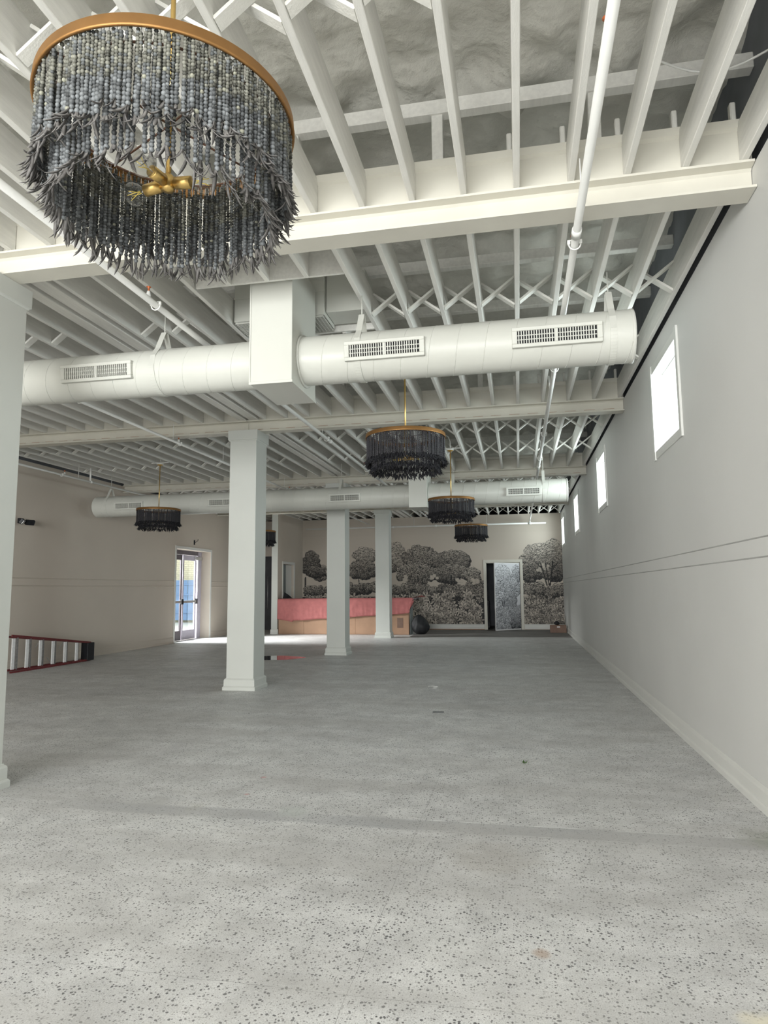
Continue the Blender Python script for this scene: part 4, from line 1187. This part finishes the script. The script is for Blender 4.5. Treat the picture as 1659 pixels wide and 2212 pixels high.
def paper():
    mb = MB(); nx = 120; x0, x1 = -9.14, -3.86
    rows_ = []
    for i in range(nx + 1):
        u = i / nx; x = x0 + (x1 - x0) * u
        drop = 0.86 - 0.32 * u + 0.006 * math.sin(u * 37)
        if u < 0.12: drop = 0.86 - 0.10 * (1 - u / 0.12)
        if u > 0.975: drop *= 1 - (u - 0.975) / 0.025 * 0.75
        prof = []
        wr_ = 0.010 * math.sin(u * 41) + 0.018 * math.sin(u * 97 + 1) * math.exp(-((u - 0.14) / 0.07) ** 2) + 0.006 * math.sin(u * 210)
        prof += [(0.40, 1.349), (0.1, 1.351), (-0.25, 1.352 + 0.004 * math.sin(u * 60)), (-0.40, 1.352), (-0.438, 1.335)]
        for k in range(1, 11):
            t_ = k / 10
            w2 = wr_ * t_ * 1.6 + 0.012 * math.sin(t_ * 9 + u * 23) * t_
            prof.append((-0.440 - 0.02 * t_ - abs(w2) - 0.004, 1.335 - drop * t_))
        rows_.append([(x + (0.05 * math.sin(k * 1.3) if u > 0.98 else 0), 25.15 + a, b) for k, (a, b) in enumerate(prof)])
    m_ = len(rows_[0]); vs = [p for r in rows_ for p in r]
    f = [(i * m_ + k, (i + 1) * m_ + k, (i + 1) * m_ + k + 1, i * m_ + k + 1) for i in range(nx) for k in range(m_ - 1)]
    mb.add(vs, f, True)
    # crumpled flap at the right end and left end tuft
    return mb
o = paper().build('paper_cover', M['paper']); tag(o, 'red building paper draped over the bar counter', 'paper')
mod = o.modifiers.new('thick', 'SOLIDIFY'); mod.thickness = 0.003; mod.offset = 1
fp = MB()
pts = [(-3.86, 24.70, 1.352), (-3.55, 24.78, 1.43), (-3.40, 24.95, 1.38), (-3.62, 25.3, 1.44), (-3.86, 25.4, 1.352), (-3.70, 25.0, 1.37)]
fp.add(pts, [(0, 1, 5), (1, 2, 5), (2, 3, 5), (3, 4, 5), (4, 0, 5)], False)
fpo = fp.build('paper_flap', M['paper'], o); m2 = fpo.modifiers.new('thick', 'SOLIDIFY'); m2.thickness = 0.003
bb_ = MB()
bb_.add([(-9.0, 24.9, 1.362), (-8.85, 24.85, 1.362), (-8.95, 24.95, 1.60), (-8.6, 24.9, 1.364), (-8.8, 25.0, 1.50), (-8.9, 25.1, 1.364)], [(0, 1, 2), (1, 3, 4), (4, 5, 2), (1, 4, 2), (0, 2, 5), (3, 5, 4)])
tag(bb_.build('black_film_scrap', M['bag']), 'crumpled black scrap on the left end of the counter', 'scrap')

# ------------------------------------------------------------------ black bag
def blob(name, mat, c, sx, sy, sz, seed, amp=0.08, tip=0.0):
    r = np.random.default_rng(seed); mb = MB(); nu, nv = 36, 20; vs = []
    ks = [(r.integers(2, 7), r.integers(1, 6), r.uniform(0, 6.28), r.uniform(0, 6.28)) for _ in range(7)]
    for j in range(nv + 1):
        v = j / nv; th = PI * v
        for i in range(nu):
            u = 2 * PI * i / nu
            d = 1 + sum(amp / 2.2 * math.sin(a * u + p) * math.sin(b * th + q) for a, b, p, q in ks)
            x = math.sin(th) * math.cos(u) * d; y = math.sin(th) * math.sin(u) * d; z = math.cos(th)
            zz = (z + 1) / 2
            fl_ = 1.0 - 0.45 * zz ** 1.6
            x *= fl_; y *= fl_
            vs.append((c[0] + x * sx + tip * zz ** 2, c[1] + y * sy, max(c[2], c[2] + (zz * 1.04 - 0.04) * sz)))
    f = [(j * nu + i, j * nu + (i + 1) % nu, (j + 1) * nu + (i + 1) % nu, (j + 1) * nu + i) for j in range(nv) for i in range(nu)]
    mb.add(vs, f, True); return mb.build(name, mat)
bag = blob('trash_bag', M['bag'], (-3.60, 24.85, 0.016), 0.36, 0.26, 0.72, 4, 0.13, -0.08)
tag(bag, 'full black plastic bag on the floor at the counter end', 'bag')

# ------------------------------------------------------------------ cardboard box in the far right corner
t = empty('cardboard_box', (1.40, 26.2, 0.014)); tag(t, 'low brown cardboard box in the far right corner', 'box')
MB().rbox(-0.29, 0.29, -0.2, 0.2, 0, 0.27, 0.006).build('carton', M['cardbox'], t)
MB().box(-0.29, 0.29, -0.012, 0.012, 0.268, 0.275).build('tape', M['card'], t)
MB().box(-0.05, 0.06, -0.204, -0.2, 0.19, 0.23).build('box_label', M['label'], t, 'small white label')
bo = blob('black_pouch', M['bag'], (1.36, 26.2, 0.291), 0.12, 0.1, 0.15, 9, 0.05); tag(bo, 'small black pouch lying on the cardboard box', 'pouch')

# ------------------------------------------------------------------ step ladder lying on its side by the left wall
def ladder():
    # built upright-flat in local space: length along +x, width along z, depth along y; then turned along the wall
    t = empty('step_ladder', (-10.42, 15.02, 0.0))
    tag(t, 'red fibreglass step ladder lying on its side along the left wall', 'ladder')
    Lr = 2.6
    # taper: half width grows from the cap (x=0) to the feet (x=L)
    def zlo(x): return 0.035 + 0.0 * x
    def zhi(x): return 0.43 + 0.125 * x
    M['dullalum'] = paint('dull_aluminium', (0.26, 0.26, 0.26), 0.5, 0.2, 25, metal=0.4)
    for nm, zf, s_ in (('rail', zlo, 1), ('rail', zhi, -1)):
        mb = MB(); mb.bar((0.22, 0.0, zf(0.22)), (Lr, -0.02, zf(Lr)), 0.075, 0.035, (0, 0, 1)); mb.build('front_rail', M['redrail'], t)
        mb = MB(); mb.bar((0.10, 0.10, zf(0.10) + 0.0), (Lr, 0.24, zf(Lr) - s_ * 0.02), 0.035, 0.045, (0, 0, 1)); mb.build('rear_rail', M['redrail'], t)
        mb = MB(); mb.bar((0.02, -0.045, zf(0.02) - s_ * 0.022), (Lr, -0.06, zf(Lr) - s_ * 0.022), 0.02, 0.012, (0, 0, 1)); mb.build('rail_edge', M['dullalum'], t)
    for k in range(6):
        x = 0.42 + k * 0.36
        MB().rbox(x, x + 0.03, -0.045, 0.035, zlo(x), zhi(x), 0.003).build('tread', M['dullalum'], t)
        x2 = 0.60 + k * 0.37
        MB().rbox(x2 - 0.06, x2 + 0.02, 0.10, 0.125, zlo(x2) + 0.02, zhi(x2) - 0.03, 0.003).build('rear_bar', M['treads'], t, 'bright flat rear bar')
    for x, sgn in ((0.85, 1), (1.55, 1), (1.2, -1)):
        z = zhi(x) if sgn > 0 else zlo(x)
        MB().bar((x, -0.03, z - sgn * 0.02), (x + 0.14, -0.03, z - sgn * 0.17), 0.012, 0.012).build('brace_strut', M['alum'], t)
    c = MB(); c.rbox(0.0, 0.24, -0.06, 0.14, 0.02, 0.445, 0.012); co = c.build('top_cap', M['black'], t)
    for x, z in ((0.10, 0.20), (0.02, 0.10)):
        m_ = MB(); m_.lathe([(0.001, -0.006), (0.028 if x > 0.05 else 0.02, -0.006), (0.028 if x > 0.05 else 0.02, 0.0), (0.001, 0.0)], (x + 0.02, -0.061, z + 0.05), 16, axis='y'); m_.build('cap_disc', M['treads'], co, 'pale round disc')
    t.rotation_euler = (0, 0, -PI / 2 - 0.10)
    return t
ladder()

# ------------------------------------------------------------------ twin-head emergency flood light and stub wire on the left wall
t = empty('flood_light', (XL, 13.12, 3.26)); tag(t, 'black flood light on the left wall near the first column', 'light')
MB().rbox(0.0, 0.07, -0.07, 0.07, -0.04, 0.08, 0.01).build('wall_plate', M['black'], t)
for s_, r_ in ((-1, 0.5), (1, -0.5)):
    q = MB().rbox(-0.02, 0.05, -0.10, 0.10, -0.06, 0.06, 0.012); o = q.build('lamp_head', M['black'], t)
    o.location = (0.16, s_ * 0.13, 0.0); o.rotation_euler = (0, 0.6, r_)
    l_ = MB().box(0.05, 0.054, -0.085, 0.085, -0.045, 0.045).build('lens', M['alum'] if s_ < 0 else M['black'], o)
MB().bar((0.05, 0, 0.02), (0.15, 0, 0.0), 0.03, 0.03).build('arm', M['black'], t)
t = empty('wire_stub', (XL, 21.45, 3.36)); tag(t, 'short black wire stub above the glass door', 'wire')
MB().rbox(0, 0.03, -0.025, 0.025, -0.09, 0.07, 0.005).build('stub_box', M['black'], t)
MB().tube([(0.02, 0.0, -0.02), (0.06, 0.08, 0.02), (0.07, 0.16, 0.07), (0.05, 0.20, 0.12)], 0.008, 6).build('wire', M['black'], t)

# ------------------------------------------------------------------ things on the floor
pd = MB(); n = 40; cx, cy = -5.95, 16.1; ring = []
for k in range(n):
    a = 2 * PI * k / n; r_ = 1 + 0.10 * math.sin(3 * a + 1) + 0.06 * math.sin(5 * a)
    ring.append((cx + 0.62 * r_ * math.cos(a), cy + 0.55 * r_ * math.sin(a), 0.0))
pd.add([(x, y, 0.002) for x, y, z in ring] + [(cx, cy, 0.003)], [(k, (k + 1) % n, n) for k in range(n)], True)
tag(pd.build('puddle', M['water']), 'shallow puddle mirroring the red paper, right of the middle column', 'puddle')
lf = MB()
for a, L_ in ((0.2, 0.035), (1.9, 0.03), (3.6, 0.03)):
    d = Vector((math.cos(a), math.sin(a), 0)); p = Vector((-d.y, d.x, 0))
    lf.add([(0.0, 6.75, 0.003), Vector((0.0, 6.75, 0.015)) + d * L_ * 0.5 + p * 0.010, Vector((0.0, 6.75, 0.03)) + d * L_, Vector((0.0, 6.75, 0.010)) + d * L_ * 0.5 - p * 0.010, (0.0, 6.75, 0.001)], [(0, 1, 2, 3), (4, 3, 2, 1)])
tag(lf.build('dry_leaf', M['green']), 'tiny green leaf on the bare floor toward the right', 'leaf')
def curl(x, y, s_, seed):
    r = random.Random(seed); p = []; a = 0
    q = Vector((x, y, 0.004))
    for k in range(14):
        p.append(q.copy()); a += r.uniform(-0.2, 0.9); q = q + Vector((math.cos(a) * s_, math.sin(a) * s_, r.uniform(-0.001, 0.004)))
        q.z = max(0.004, q.z)
    return MB().tube(p, 0.004, 5)
tag(curl(-1.48, 11.5, 0.03, 1).build('string_scrap', M['scrap']), 'small curled white string on the floor past the middle column', 'scrap')
tag(curl(0.16, 17.1, 0.03, 2).build('paper_scrap', M['scrap']), 'white paper scrap far down the floor toward the right', 'scrap')
tag(MB().bar((-1.20, 9.28, 0.006), (-1.05, 9.30, 0.006), 0.014, 0.010).build('wood_sliver', M['black']), 'short dark sliver lying on the floor in line with the second chandelier', 'sliver')
